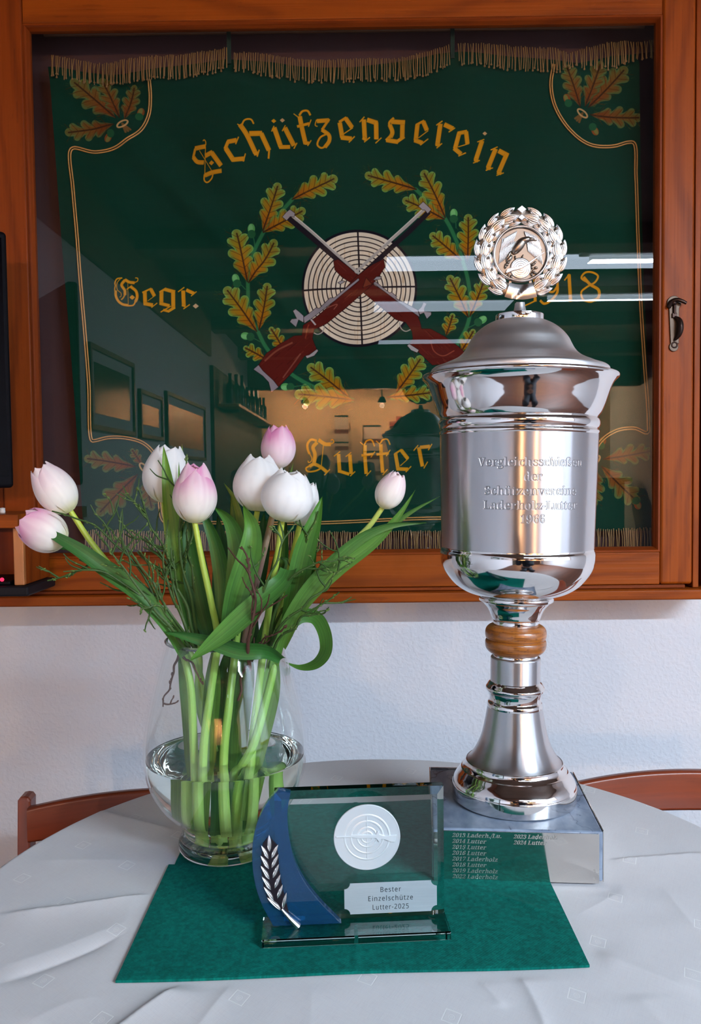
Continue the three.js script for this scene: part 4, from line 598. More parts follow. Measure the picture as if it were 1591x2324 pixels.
  grains.forEach((a) => part(ear, 'grain', loc(grain(...a)), earM, 'bright silver grain'));
  { const a = ep(293, 955), b = ep(405, 1070); part(ear, 'stalk', loc(tubeGeo([new V3(a[0], a[1], ez + 0.002), new V3((a[0] + b[0]) / 2, (a[1] + b[1]) / 2, ez + 0.003), new V3(b[0], b[1] + 0.0006, ez + 0.003)], (t) => 0.0012 + 0.0018 * t, 14, 10)), earM, 'bright silver stalk'); }
  // target disc on the plate
  const dc = sheet(zf, 540 + 862 / 2.946, 1740 + 467 / 2.946), R = sheet(zf, 540 + 1084 / 2.946, 1740 + 467 / 2.946).x - dc.x, dz = zf + 0.0003, dk = R / 222;
  const fros = std({ color: C('#cdd2d5'), metalness: 0.35, roughness: 0.5 }), fros2 = std({ color: C('#dfe4e6'), metalness: 0.4, roughness: 0.35 });
  const ring = (r, w) => lathe([[(r - w) * dk, 0.0012], [(r - w * 0.5) * dk, 0.0019], [(r + w) * dk, 0.0012]], 0, 0, 64).rotateX(Math.PI / 2);
  const td = part(aw, 'target_disc', loc(merge([lathe([[0, 0.0012], [R * 0.955, 0.0012], [R * 0.975, 0.0019], [R, 0.0014], [R, 0], [0, 0]], 0, 0, 96).rotateX(Math.PI / 2)]).translate(dc.x, dc.y, dz)), fros, 'frosted silver target disc');
  part(td, 'target_rings', loc(merge([ring(150, 7), ring(108, 7), ring(66, 6), ring(38, 6), rbox(4 * dk, 300 * dk, 0.0006).translate(0, 0, 0.0013)]).translate(dc.x, dc.y, dz)), fros2);
  const rf = [[-205, 14], [-110, 16], [-105, 22], [-75, 22], [60, 18], [70, 40], [82, 40], [82, 20], [120, 8], [198, 12], [185, -38], [160, -36], [120, -18], [95, -14], [80, -34], [60, -6], [-60, -4], [-100, 6], [-205, 6]].map(([x, y]) => [x * dk, y * dk]);
  part(td, 'small_rifle', loc(extrude(rf.reverse(), 0.0008, 0.0003).translate(dc.x, dc.y, dz + 0.0013)), fros2);
  // engraved name plate
  const c0 = sheet(zf, 781, 2005), c1 = sheet(zf, 991, 2005), c2 = sheet(zf, 781, 2075), W2 = c1.x - c0.x, H2 = c0.y - c2.y, nr = 13 / 210 * W2, sh = new THREE.Shape();
  sh.moveTo(nr, 0); sh.lineTo(W2 - nr, 0); sh.absarc(W2, 0, nr, Math.PI, Math.PI / 2, true); sh.lineTo(W2, H2 - nr); sh.absarc(W2, H2, nr, -Math.PI / 2, -Math.PI, true); sh.lineTo(nr, H2); sh.absarc(0, H2, nr, 0, -Math.PI / 2, true); sh.lineTo(0, nr); sh.absarc(0, 0, nr, Math.PI / 2, 0, true);
  const lg = extrude(sh, 0.0005, 0.00008, [], 12, 1), lp = lg.attributes.position, luv = lg.attributes.uv; for (let i = 0; i < lp.count; i++) luv.setXY(i, lp.getX(i) / W2, lp.getY(i) / H2);
  const words = canvasTex(1024, 344, (g, w, h) => {
    g.fillStyle = '#c4ced4'; g.fillRect(0, 0, w, h); for (let i = 0; i < 900; i++) { g.fillStyle = rnd() < 0.5 ? 'rgba(255,255,255,0.08)' : 'rgba(90,110,120,0.07)'; g.fillRect(rnd() * w, rnd() * h, rr(60, 300), 1); }
    g.fillStyle = '#222a30'; g.textAlign = 'center';
    [['Bester', 108, 240], ['Einzelschütze', 205, 510], ['Lutter-2025', 302, 415]].forEach(([s, y, wd]) => { g.save(); g.translate(w / 2, y); g.font = '80px sans-serif'; try { g.letterSpacing = '7px'; } catch (e) { } const m = g.measureText(s).width; g.scale(wd / m, 0.95); g.fillText(s, 0, 0); g.restore(); });
  });
  part(aw, 'name_plate', loc(lg.translate(c0.x, c2.y, zf + 0.0003)), std({ map: words, metalness: 0.55, roughness: 0.4 }), 'satin silver name plate with three lines of lettering');
}

// ---------- vase with water ----------
const VX = P(516, 1900, -0.930).x, VZ = -0.930;
const glassClear = phy({ color: new THREE.Color(0.985, 0.995, 0.99), transmission: 1, thickness: 0.003, roughness: 0, ior: 1.48 });
let vaseOuter, vaseInner;
{
  const y = (py) => P(516, py, VZ).y, r = (py, hw) => P(795 + hw, py, VZ).x - P(795, py, VZ).x, base = y(1925), lift = TB.y + 0.0019 - base;
  const raw = [[1925, 100], [1920, 106], [1912, 108.5], [1902, 108], [1892, 104], [1882, 100.5], [1872, 100.5], [1862, 104], [1845, 122], [1825, 142], [1800, 159], [1775, 171], [1745, 179.5], [1712, 182.5], [1680, 181.5], [1640, 176], [1600, 168], [1560, 158.5], [1520, 148], [1485, 138], [1465, 132.5], [1456, 130.5]];
  const c = new THREE.CatmullRomCurve3(raw.map(([py, hw]) => new V3(r(py, hw), y(py) + lift, 0)), false, 'centripetal').getPoints(90);
  vaseOuter = c.map((p) => [p.x, p.y]);
  const inn = [], t = 0.0028; for (let i = 0; i < c.length; i++) { const a = c[Math.max(0, i - 1)], b = c[Math.min(c.length - 1, i + 1)], d = b.clone().sub(a).normalize(); inn.push([c[i].x - d.y * t, c[i].y + d.x * t]); }
  const yb = base + lift + 0.0165, k = inn.findIndex(([, yy]) => yy > yb + 0.004);
  vaseInner = [[0, yb], [inn[k][0] * 0.7, yb + 0.0002], [inn[k][0] - 0.003, yb + 0.0012], ...inn.slice(k)];
  const top = c[c.length - 1], lip = []; for (let i = 0; i <= 8; i++) { const a = i / 8 * Math.PI; lip.push([top.x - t / 2 + Math.cos(a) * (t / 2 + 0.0006), top.y + 0.0006 + Math.sin(a) * 0.0018]); }
  const vase = thing('glass_vase', 'clear bulbous glass vase half filled with water on the green napkin', 'vase', [VX, TB.y, VZ]);
  const ko = vaseOuter.findIndex(([, yy]) => yy > yb);
  part(vase, 'thick_base', lathe([[0, c[0].y + 0.0016], [c[0].x * 0.75, c[0].y + 0.0012], [c[0].x * 0.92, c[0].y], ...vaseOuter.slice(0, ko), ...vaseInner.slice(0, 3).reverse()], VX, VZ, 128), glassClear);
  part(vase, 'bowl', lathe([vaseInner[2], ...vaseOuter.slice(ko - 1), ...lip, ...[...vaseInner.slice(3)].reverse()], VX, VZ, 128), phy({ color: new THREE.Color(0.985, 0.995, 0.99), transmission: 1, thickness: 0, roughness: 0, ior: 1.45 }));
  part(vase, 'rim', lathe([...lip, [top.x - t, top.y - 0.001], [top.x, top.y - 0.001]].map(([a, b]) => [a + 0.0001, b + 0.0008]), VX, VZ, 96), glassClear);
  const lv = y(1716) + lift, w = vaseInner.filter(([, yy]) => yy < lv).map(([x, yy], i) => [x + (i > 1 ? 0.0002 : 0), yy + 0.0002]), e = w[w.length - 1][0];
  solo('vase_water', lathe([...w, [e + 0.0001, lv + 0.0012], [e - 0.0012, lv + 0.0002], [e - 0.004, lv - 0.0002], [0, lv - 0.0002]], VX, VZ, 96), phy({ color: 0xffffff, transmission: 1, thickness: 0.05, roughness: 0, ior: 1.33, attenuationColor: new THREE.Color(0.86, 0.95, 0.88), attenuationDistance: 0.25 }), 'clear water standing round the tulip stems in the glass vase', 'water');
}

// ---------- tulips ----------
const leafMap = dataTex(128, 64, (u, v) => { const f = fbm(u, v, 40, 1, 5, 2), c = 212 + 36 * (f - 0.5) * 1.6; return [c, c, c * 0.96]; }, true);
const leafMat = phy({ map: leafMap, vertexColors: true, roughness: 0.45, side: THREE.DoubleSide, transmission: 0.12, specularIntensity: 0.7 });
const petalMat = phy({ vertexColors: true, roughness: 0.6, side: THREE.DoubleSide, transmission: 0.22, sheen: 0.2, sheenColor: new THREE.Color(1, 1, 1), sheenRoughness: 0.5 });
const stemMat = phy({ vertexColors: true, roughness: 0.42, transmission: 0.0 });
const pz = ([x, y, z]) => P(x, y, z);
function petal(R, L, phi, o, tint, open, seed) {       // one petal of a cup of radius R and height L
  const prof = (v) => 0.14 + 0.90 * Math.pow(Math.sin(Math.PI * Math.min(1, 0.02 + 0.905 * Math.pow(v, 0.80))), 0.72);
  const tipw = rr(-0.12, 0.12), g = gridGeo(16, 20, (u, v) => {
    const s = u * 2 - 1, r0 = R * prof(v) * (1 + o) + open * R * v * v * v, wid = R * 1.2 * (v < 0.5 ? lerp(0.34, 1, Math.sin(v * Math.PI)) : Math.pow(Math.max(0, 1 - Math.pow((v - 0.5) / 0.5, 2.3)), 0.62)), a = phi + clamp(s * wid / Math.max(r0, R * 0.22), -1.9, 1.9);
    const r = r0 * (1 - 0.07 * s * s * (1 - v) + (o === 0 ? 0.045 : -0.03) * s * s * v) + R * 0.035 * Math.exp(-((s / 0.12) ** 2)) * v - R * 0.02 * Math.exp(-((s / 0.05) ** 2)) * v + R * 0.025 * Math.sin(s * 5 + seed) * v * v;
    return new V3(r * Math.sin(a), v * L * (1 - 0.05 * s * s) + tipw * R * s * v * v * 0.3, r * Math.cos(a));
  });
  const col = g.attributes.position.count, c = new Float32Array(col * 3), uv = g.attributes.uv, [base, mid, edge, amt] = tint;
  for (let i = 0; i < col; i++) {
    const s = Math.abs(uv.getX(i) * 2 - 1), v = uv.getY(i), st = vn(uv.getX(i) * 26, v * 2.5, 26, 7, seed * 13 | 0), q = base.clone().lerp(mid, smooth(v, 0.0, 0.24)).lerp(edge, clamp(amt * (smooth(v, 0.25, 0.95) * (0.45 + 0.55 * s) + 0.35 * (st - 0.5) * v), 0, 1));
    const m = 1 - 0.05 * (st > 0.6 ? 1 : 0); c[3 * i] = q.r * m; c[3 * i + 1] = q.g * m; c[3 * i + 2] = q.b * m;
  }
  g.setAttribute('color', new THREE.BufferAttribute(c, 3)); return g;
}
const TINT = { white: [C('#dfe3b0'), C('#f6f4f1'), C('#f7f2f2'), 0.4], cream: [C('#e3e3a8'), C('#f8f4ea'), C('#efc4d8'), 0.75], pink: [C('#ece8b8'), C('#f7efe6'), C('#ea9ac4'), 1.15], rose: [C('#f2e6dc'), C('#f4dce2'), C('#e58bbb'), 1.25] };
// blade of a leaf along points [px, py, z]; w in metres, fold = depth of the keel
function blade(pts, w, o = {}) {
  const q = pts.map(pz), c = new THREE.CatmullRomCurve3(q, false, 'centripetal'), n = o.n || 36, fold = o.fold ?? 0.18, tw = o.twist || [0, 0], face = new V3(...(o.face || [0, 0.15, 1])), base = o.base ?? 0.6, wide = o.wide ?? 0.4;
  const cols = [C(o.c0 || '#5f9a3c'), C(o.c1 || '#3f7f34')];
  const g = gridGeo(8, n, (u, v) => {
    const p = c.getPointAt(v), t = c.getTangentAt(v); let s = new V3().crossVectors(t, face).normalize(); s.applyAxisAngle(t, lerp(tw[0], tw[1], v)); const nn = new V3().crossVectors(s, t);
    const k = u * 2 - 1, ww = w * 0.5 * (v < wide ? lerp(base, 1, Math.sin(v / wide * Math.PI / 2)) : Math.pow(Math.max(0, Math.cos((v - wide) / (1 - wide) * Math.PI / 2)), 0.85));
    return p.addScaledVector(s, k * ww).addScaledVector(nn, -fold * w * (1 - k * k) * (0.4 + 0.6 * ww / w * 2) + 0.015 * w * Math.sin(v * 9 + k));
  });
  const uv = g.attributes.uv, cc = new Float32Array(uv.count * 3);
  for (let i = 0; i < uv.count; i++) { const q2 = cols[0].clone().lerp(cols[1], clamp(uv.getY(i) * 1.1 - 0.1 + 0.3 * (vn(uv.getX(i) * 9, uv.getY(i) * 5, 9, 9, 4) - 0.5), 0, 1)); cc[3 * i] = q2.r; cc[3 * i + 1] = q2.g; cc[3 * i + 2] = q2.b; }
  g.setAttribute('color', new THREE.BufferAttribute(cc, 3)); return g;
}
function stemGeo(pts, r0, r1, cols) {
  const q = pts.map(pz), g = tubeGeo(q, (t) => lerp(r0, r1, t), 60, 12), cc = cols.map(C), p = g.attributes.position, c = new Float32Array(p.count * 3), uv = g.attributes.uv;
  for (let i = 0; i < p.count; i++) { const t = uv.getX(i) * (cc.length - 1), k = Math.min(cc.length - 2, Math.floor(t)), m = cc[k].clone().lerp(cc[k + 1], t - k); c[3 * i] = m.r; c[3 * i + 1] = m.g; c[3 * i + 2] = m.b; }
  g.setAttribute('color', new THREE.BufferAttribute(c, 3)); return g;
}
let nSeed = 1;
function tulip(label, tint, base, tip, wpx, stemPts, leaves, o = {}) {
  const B = pz(base), Tp = pz(tip), ax = Tp.clone().sub(B), L = ax.length() * 1.03, R = wpx / 2 * (B.z / -FOCAL), qn = new THREE.Quaternion().setFromUnitVectors(new V3(0, 1, 0), ax.clone().normalize()), m = new THREE.Matrix4().compose(B, qn, new V3(1, 1, 1));
  const foot = pz(stemPts[stemPts.length - 1]), t = thing('tulip', label, 'tulip', [foot.x, foot.y, foot.z]);
  part(t, 'stem', stemGeo([base, ...stemPts], o.r || 0.0030, 0.0054, o.stem || ['#b0c040', '#9aba48', '#84b050', '#96c058', '#b4d878']), stemMat);
  const ph = o.phi ?? 0.4;
  for (let i = 0; i < 3; i++) part(t, 'petal', petal(R, L * 0.985, ph + Math.PI / 3 + i * 2.094, -0.11, tint, (o.open || 0) * 0.6, nSeed++).applyMatrix4(m), petalMat);
  for (let i = 0; i < 3; i++) part(t, 'petal', petal(R, L * (o.outer || 0.97), ph + i * 2.094, 0.0, tint, o.open || 0, nSeed++).applyMatrix4(m), petalMat);
  (leaves || []).forEach(([pts, w, lo]) => part(t, 'leaf', blade(pts, w, lo), leafMat));
}
const zf = -0.90, zb = -0.965;
tulip('white tulip with pink streak leaning far left, the upper of the two', TINT.cream, [160, 1160, -0.905], [88, 1058, -0.893], 86, [[205, 1228, -0.905], [262, 1298, -0.905], [330, 1372, -0.91], [400, 1450, -0.915], [428, 1530, -0.905], [440, 1700, -0.905], [446, 1880, -0.912]], [
  [[[430, 1500, -0.93], [390, 1440, -0.93], [330, 1360, -0.93], [270, 1300, -0.94], [210, 1262, -0.945], [160, 1246, -0.95], [84, 1242, -0.95]], 0.014, { c1: '#3c7a34', twist: [0.3, 0.9] }]], { phi: 0.9 });
tulip('pale pink tulip drooping lowest at the far left behind a long leaf', TINT.pink, [148, 1232, -0.895], [50, 1178, -0.888], 90, [[190, 1262, -0.896], [260, 1308, -0.9], [335, 1366, -0.905], [410, 1450, -0.918], [452, 1530, -0.925], [470, 1700, -0.94], [478, 1885, -0.935]], [
  [[[420, 1490, -0.885], [385, 1425, -0.872], [320, 1350, -0.868], [250, 1298, -0.872], [180, 1248, -0.872], [110, 1208, -0.876], [54, 1178, -0.88]], 0.0185, { c0: '#5f9a48', c1: '#3b6f38', twist: [0.5, 0.2], wide: 0.45 }]], { phi: 0.2, open: 0.22 });
tulip('white tulip at the back left with a leaf tip before it', TINT.white, [372, 1140, -0.955], [386, 1012, -0.955], 104, [[385, 1250, -0.95], [420, 1380, -0.935], [450, 1480, -0.925], [452, 1600, -0.93], [500, 1750, -0.96], [506, 1885, -0.955]], [
  [[[430, 1430, -0.925], [405, 1300, -0.915], [392, 1190, -0.915], [380, 1090, -0.92], [371, 1012, -0.925]], 0.0175, { c0: '#4f8c34', c1: '#86b83c', wide: 0.6 }],
  [[[445, 1420, -0.93], [420, 1280, -0.922], [408, 1160, -0.925], [406, 1048, -0.93]], 0.009, { c0: '#4f8c34', c1: '#7cb040' }],
  [[[460, 1420, -0.975], [440, 1250, -0.985], [420, 1110, -0.985], [413, 1008, -0.985]], 0.012, { c1: '#a4c85a' }]], { phi: 0.7 });
tulip('pink-edged white tulip standing upright in front on a bright straight stem', TINT.pink, [442, 1186, -0.885], [443, 1052, -0.885], 97, [[458, 1270, -0.885], [480, 1370, -0.888], [494, 1450, -0.9], [480, 1560, -0.9], [462, 1700, -0.895], [462, 1888, -0.895]], [
  [[[500, 1440, -0.898], [506, 1340, -0.902], [490, 1240, -0.905], [462, 1165, -0.908], [455, 1130, -0.91]], 0.021, { c0: '#4c8a34', c1: '#3d7c30', wide: 0.35, twist: [-0.4, -0.3] }],
  [[[470, 1440, -0.92], [445, 1340, -0.915], [430, 1240, -0.915], [424, 1160, -0.92]], 0.024, { c0: '#376e2c', c1: '#3f7c34' }]], { phi: 0.35, outer: 0.9 });
tulip('white tulip in the middle of the bunch, left of the closed white pair', TINT.white, [584, 1160, -0.905], [590, 1034, -0.91], 112, [[566, 1260, -0.91], [548, 1370, -0.915], [536, 1460, -0.925], [520, 1600, -0.905], [508, 1720, -0.90], [514, 1890, -0.898]], [
  [[[525, 1440, -0.89], [535, 1340, -0.88], [540, 1250, -0.882], [520, 1185, -0.89], [486, 1150, -0.90]], 0.0265, { c0: '#5a963c', c1: '#4f8f36', wide: 0.5, twist: [-0.2, -0.5] }],
  [[[515, 1450, -0.875], [538, 1350, -0.868], [566, 1260, -0.868], [572, 1200, -0.872], [552, 1146, -0.885]], 0.0265, { c0: '#4a8a38', c1: '#6aa63c', wide: 0.5, twist: [0.25, 0.1] }],
  [[[560, 1300, -0.95], [548, 1200, -0.955], [530, 1130, -0.96], [508, 1096, -0.965]], 0.010, { c1: '#a8c85c' }],
  [[[545, 1420, -0.95], [535, 1280, -0.955], [524, 1122, -0.96]], 0.011, { c1: '#8aa848' }]], { phi: 0.1, outer: 0.94 });
tulip('bright pink tulip standing highest in the bunch on a brownish stem', TINT.rose, [632, 1062, -0.935], [632, 966, -0.935], 76, [[622, 1150, -0.925], [604, 1230, -0.915], [580, 1330, -0.915], [560, 1430, -0.925], [548, 1520, -0.95], [538, 1700, -0.965], [540, 1885, -0.955]], [
  [[[470, 1470, -0.96], [455, 1360, -0.965], [446, 1260, -0.965], [436, 1186, -0.97]], 0.028, { c0: '#3c7430', c1: '#45803a' }],
  [[[540, 1470, -0.965], [566, 1350, -0.975], [590, 1260, -0.975], [612, 1170, -0.975]], 0.030, { c0: '#386c2c', c1: '#4a843a' }],
  [[[500, 1470, -0.96], [508, 1350, -0.968], [504, 1250, -0.968], [494, 1170, -0.97]], 0.028, { c0: '#3a702e', c1: '#41793a' }],
  [[[590, 1470, -0.95], [628, 1390, -0.945], [650, 1320, -0.94], [652, 1276, -0.935], [632, 1262, -0.93]], 0.024, { c0: '#4f8c3c', c1: '#6aa04e', twist: [0.3, 0.6] }],
  [[[437, 1850, -0.925], [428, 1650, -0.925], [418, 1540, -0.93], [405, 1462, -0.935]], 0.014, { c0: '#8cb456', c1: '#4c8a40', wide: 0.7, base: 0.7 }],
  [[[470, 1850, -0.91], [474, 1680, -0.905], [482, 1560, -0.905], [487, 1460, -0.91]], 0.019, { c0: '#8cb456', c1: '#4f8e44', wide: 0.7, base: 0.55 }],
  [[[535, 1850, -0.93], [540, 1680, -0.93], [552, 1560, -0.93], [566, 1462, -0.935]], 0.024, { c0: '#7cac4e', c1: '#3f7a3c', wide: 0.75, base: 0.5 }],
  [[[552, 1840, -0.90], [585, 1690, -0.89], [610, 1580, -0.895], [626, 1470, -0.905]], 0.023, { c0: '#9cc466', c1: '#6aa04e', wide: 0.7, base: 0.6 }],
  [[[505, 1850, -0.95], [512, 1680, -0.95], [515, 1560, -0.955], [520, 1462, -0.96]], 0.026, { c0: '#5f9440', c1: '#356a30', wide: 0.75, base: 0.5 }],
  [[[620, 1400, -0.95], [636, 1280, -0.945], [640, 1180, -0.94], [666, 1048, -0.935]], 0.010, { c1: '#6a9040' }]], { phi: 0.5, stem: ['#b0a060', '#8a6a5c', '#7a5c50', '#84b050', '#b4d878'], open: 0.06 });
tulip('large white tulip in front at the right of the bunch', TINT.white, [640, 1182, -0.875], [664, 1068, -0.872], 114, [[632, 1245, -0.878], [618, 1330, -0.885], [604, 1430, -0.9], [590, 1540, -0.9], [572, 1700, -0.895], [562, 1888, -0.898]], [
  [[[650, 1440, -0.90], [672, 1340, -0.89], [692, 1250, -0.89], [712, 1190, -0.892], [732, 1126, -0.90]], 0.0245, { c0: '#4f8f3a', c1: '#5c9c38', wide: 0.5, twist: [-0.2, 0.1] }],
  [[[640, 1440, -0.91], [676, 1370, -0.905], [700, 1300, -0.90], [719, 1236, -0.90]], 0.018, { c0: '#3f7c34', c1: '#4c8c36', twist: [0.3, 0.3] }],
  [[[395, 1560, -0.87], [430, 1500, -0.855], [510, 1435, -0.848], [580, 1372, -0.85], [640, 1318, -0.86], [655, 1288, -0.875]].slice(1).reverse(), 0.024, { c0: '#4f8c40', c1: '#6fae4a', wide: 0.45, base: 0.8, twist: [0.5, 0.1] }]], { phi: -0.3, outer: 0.95, open: 0.04 });
tulip('white tulip half hidden at the right behind the large white one', TINT.white, [680, 1192, -0.92], [704, 1094, -0.915], 62, [[662, 1270, -0.922], [640, 1370, -0.93], [618, 1470, -0.94], [600, 1600, -0.955], [585, 1740, -0.965], [575, 1885, -0.955]], [
  [[[640, 1440, -0.93], [630, 1340, -0.94], [640, 1250, -0.945], [650, 1180, -0.95]], 0.022, { c0: '#3c7830', c1: '#4c8a38' }],
  [[[575, 1470, -0.955], [560, 1360, -0.965], [590, 1240, -0.965], [600, 1160, -0.965]], 0.026, { c0: '#2f6428', c1: '#3f7c34' }],
  [[[622, 1470, -0.915], [650, 1424, -0.92], [684, 1398, -0.925], [716, 1402, -0.93], [736, 1436, -0.935], [738, 1478, -0.942], [716, 1506, -0.952], [680, 1514, -0.962], [640, 1500, -0.97]], 0.0175, { c0: '#4a8838', c1: '#6aa444', wide: 0.6, face: [0.1, 0.15, 1], fold: 0.06, base: 0.9, n: 60, twist: [0, 1.15] }]], { phi: 0.6 });
tulip('small closed pale tulip reaching out far right', TINT.cream, [868, 1152, -0.885], [906, 1074, -0.88], 64, [[838, 1194, -0.887], [780, 1250, -0.89], [712, 1330, -0.892], [664, 1400, -0.897], [634, 1470, -0.905], [612, 1560, -0.9], [575, 1690, -0.89], [540, 1760, -0.9], [528, 1888, -0.93]], [
  [[[620, 1520, -0.9], [640, 1440, -0.885], [690, 1350, -0.872], [760, 1272, -0.868], [830, 1216, -0.868], [890, 1193, -0.87], [968, 1187, -0.875]], 0.0155, { c0: '#78b04e', c1: '#4a7f3c', wide: 0.5, twist: [0.2, 0.8] }],
  [[[640, 1470, -0.90], [690, 1370, -0.88], [765, 1295, -0.876], [850, 1230, -0.876], [905, 1170, -0.876], [943, 1112, -0.878]], 0.0145, { c0: '#8abf58', c1: '#5a9438', wide: 0.45, twist: [-0.1, 0.4] }],
  [[[700, 1340, -0.90], [800, 1262, -0.895], [880, 1200, -0.895], [940, 1158, -0.895], [998, 1127, -0.897]], 0.0085, { c0: '#5a9438', c1: '#4c7f34', twist: [0.3, 0.6] }],
  [[[640, 1500, -0.88], [600, 1480, -0.862], [545, 1478, -0.858], [490, 1462, -0.86], [430, 1446, -0.862], [372, 1434, -0.866]], 0.019, { c0: '#3c7c34', c1: '#3a7a34', wide: 0.35, twist: [-0.5, -0.2] }]], { phi: 0.2, r: 0.0027, stem: ['#b4c25a', '#a4c060', '#98c464', '#86b850', '#96c458', '#b4d878'], outer: 0.97 });

// ---------- bilberry twigs ----------
const twigGreen = std({ color: C('#35501a'), roughness: 0.6 }), twigBrown = std({ color: C('#4a2a1c'), roughness: 0.7 }), budMat = std({ color: C('#566f2a'), roughness: 0.5 });
function twig(label, pts, o = {}) {
  const q = pts.map(pz), c = new THREE.CatmullRomCurve3(q, false, 'centripetal'), main = [], n = 9;
  for (let i = 0; i <= n; i++) { const p = c.getPoint(i / n); const j = i && i < n ? 0.0024 : 0; main.push(p.add(new V3(rr(-j, j), rr(-j, j), rr(-j, j)))); }
  const t = thing('twig', label, 'twig', [q[0].x, q[0].y, q[0].z], o.group);
  const gs = [tubeGeo(main, (v) => lerp(o.r || 0.0020, 0.0008, v), 40, 6)], buds = [], cc = new THREE.CatmullRomCurve3(main, false, 'centripetal'), len = cc.getLength();
  const shoot = (p, d, L, r, depth) => {
    const e = [p]; let a = p.clone(), dd = d.clone(); for (let i = 0; i < 4; i++) { dd.add(new V3(rr(-0.35, 0.35), rr(-0.15, 0.4), rr(-0.3, 0.3))).normalize(); a = a.clone().addScaledVector(dd, L / 4); e.push(a); if (rnd() < 0.35) buds.push(new THREE.SphereGeometry(1, 6, 5).scale(0.0009, 0.0022, 0.0008).rotateZ(Math.atan2(dd.y, dd.x) - 1.2 + rr(-0.6, 0.6)).translate(a.x, a.y, a.z)); }
    gs.push(tubeGeo(e, (v) => r * (1 - 0.5 * v), 10, 5));
    if (depth > 0 && rnd() < 0.7) shoot(e[2], dd.clone().applyAxisAngle(new V3(0, 0, 1), rr(0.5, 0.9) * (rnd() < 0.5 ? -1 : 1)), L * 0.6, r * 0.8, depth - 1);
  };
  const k = o.shoots ?? Math.round(len / 0.027);
  for (let i = 0; i < k; i++) { const v = rr(o.from ?? 0.35, 0.97), p = cc.getPointAt(v), d = cc.getTangentAt(v).applyAxisAngle(new V3(0, 0, 1), rr(0.45, 1.0) * (rnd() < 0.5 ? -1 : 1)); shoot(p, d, rr(0.018, 0.05) * (o.len || 1), 0.0012, 1); }
  for (let i = 0; i < len / 0.011; i++) { const v = rr(0.3, 1), p = cc.getPointAt(v), d = cc.getTangentAt(v); buds.push(new THREE.SphereGeometry(1, 6, 5).scale(0.001, 0.0024, 0.0009).rotateZ(Math.atan2(d.y, d.x) - Math.PI / 2 + rr(-0.7, 0.7)).translate(p.x + rr(-0.0015, 0.0015), p.y, p.z)); }
  part(t, 'branch', merge(gs), o.brown ? twigBrown : twigGreen);
  const b = part(t, 'buds', merge(buds), o.brown ? twigBrown : budMat); b.userData.kind = 'stuff';
}
twig('thin green twig ending at the left with a hooked tip above the vase', [[430, 1470, -0.9], [370, 1380, -0.885], [310, 1290, -0.88], [240, 1215, -0.878], [165, 1172, -0.876], [118, 1160, -0.876]], { shoots: 3 });
twig('green twig with a forked tip crossing the upper left tulip stem', [[430, 1470, -0.895], [380, 1400, -0.88], [300, 1330, -0.87], [230, 1290, -0.866], [165, 1300, -0.862], [108, 1318, -0.86]], { shoots: 4, from: 0.2 });
twig('green twig rising left of the white back tulip, thickest of its fan', [[440, 1470, -0.91], [405, 1360, -0.9], [370, 1250, -0.9], [338, 1170, -0.902], [314, 1105, -0.905]], { r: 0.002, shoots: 7 });
twig('branching green twig at the left with a lone curled shoot', [[440, 1470, -0.9], [390, 1390, -0.88], [330, 1300, -0.878], [272, 1225, -0.88], [232, 1190, -0.882]], { shoots: 7 });
twig('green twig forking widely left of the pink upright tulip', [[445, 1470, -0.915], [420, 1370, -0.905], [380, 1290, -0.905], [330, 1230, -0.907], [283, 1212, -0.91]], { shoots: 7 });
twig('dark green twig with its bare tip before the white back tulip', [[450, 1460, -0.925], [425, 1330, -0.905], [410, 1200, -0.9], [415, 1110, -0.9], [424, 1030, -0.9]], { shoots: 5 });
twig('green twig running close beside the long left leaf', [[425, 1480, -0.9], [370, 1400, -0.89], [300, 1345, -0.89], [235, 1300, -0.89], [180, 1270, -0.89]], { shoots: 5 });
twig('bushy green twig low at the left just over the vase rim', [[430, 1475, -0.895], [390, 1410, -0.87], [350, 1370, -0.86], [318, 1395, -0.855]], { shoots: 4, len: 0.8 });
twig('slender green twig rising between the pink and the white back tulip', [[455, 1460, -0.93], [440, 1330, -0.92], [432, 1220, -0.915], [470, 1130, -0.915]], { shoots: 5 });
twig('green twig with three prongs left of the vase mouth', [[430, 1460, -0.905], [395, 1360, -0.895], [372, 1270, -0.895], [382, 1180, -0.897]], { shoots: 7 });
twig('thin green twig slanting over the long left leaf', [[425, 1480, -0.885], [375, 1410, -0.866], [320, 1350, -0.858], [262, 1260, -0.86], [238, 1228, -0.862]], { shoots: 5 });
twig('dark twig arching before the long leaves at the right', [[600, 1480, -0.9], [640, 1420, -0.87], [700, 1370, -0.862], [745, 1330, -0.86], [800, 1275, -0.858]], { shoots: 4 });
twig('thin twig at the right with short side shoots, lowest there', [[600, 1490, -0.89], [650, 1440, -0.868], [705, 1390, -0.86], [770, 1344, -0.858]], { shoots: 3, len: 0.7 });
twig('thin dark twig passing level across the right stems', [[610, 1470, -0.9], [640, 1340, -0.87], [690, 1290, -0.86], [750, 1272, -0.856], [806, 1268, -0.855]], { shoots: 4, len: 0.6 });
twig('upright green twig right of the large white tulip', [[600, 1480, -0.91], [650, 1360, -0.9], [690, 1240, -0.895], [722, 1160, -0.895]], { shoots: 4 });
twig('green twig in the middle crossing the bright leaf pair', [[560, 1480, -0.9], [590, 1380, -0.862], [620, 1290, -0.855], [640, 1220, -0.86], [668, 1190, -0.865]], { shoots: 4 });
twig('crooked brown twig standing in front of the middle leaves', [[568, 1520, -0.878], [562, 1440, -0.852], [578, 1375, -0.846], [570, 1310, -0.846], [548, 1240, -0.85]], { brown: true, r: 0.0022, shoots: 4 });
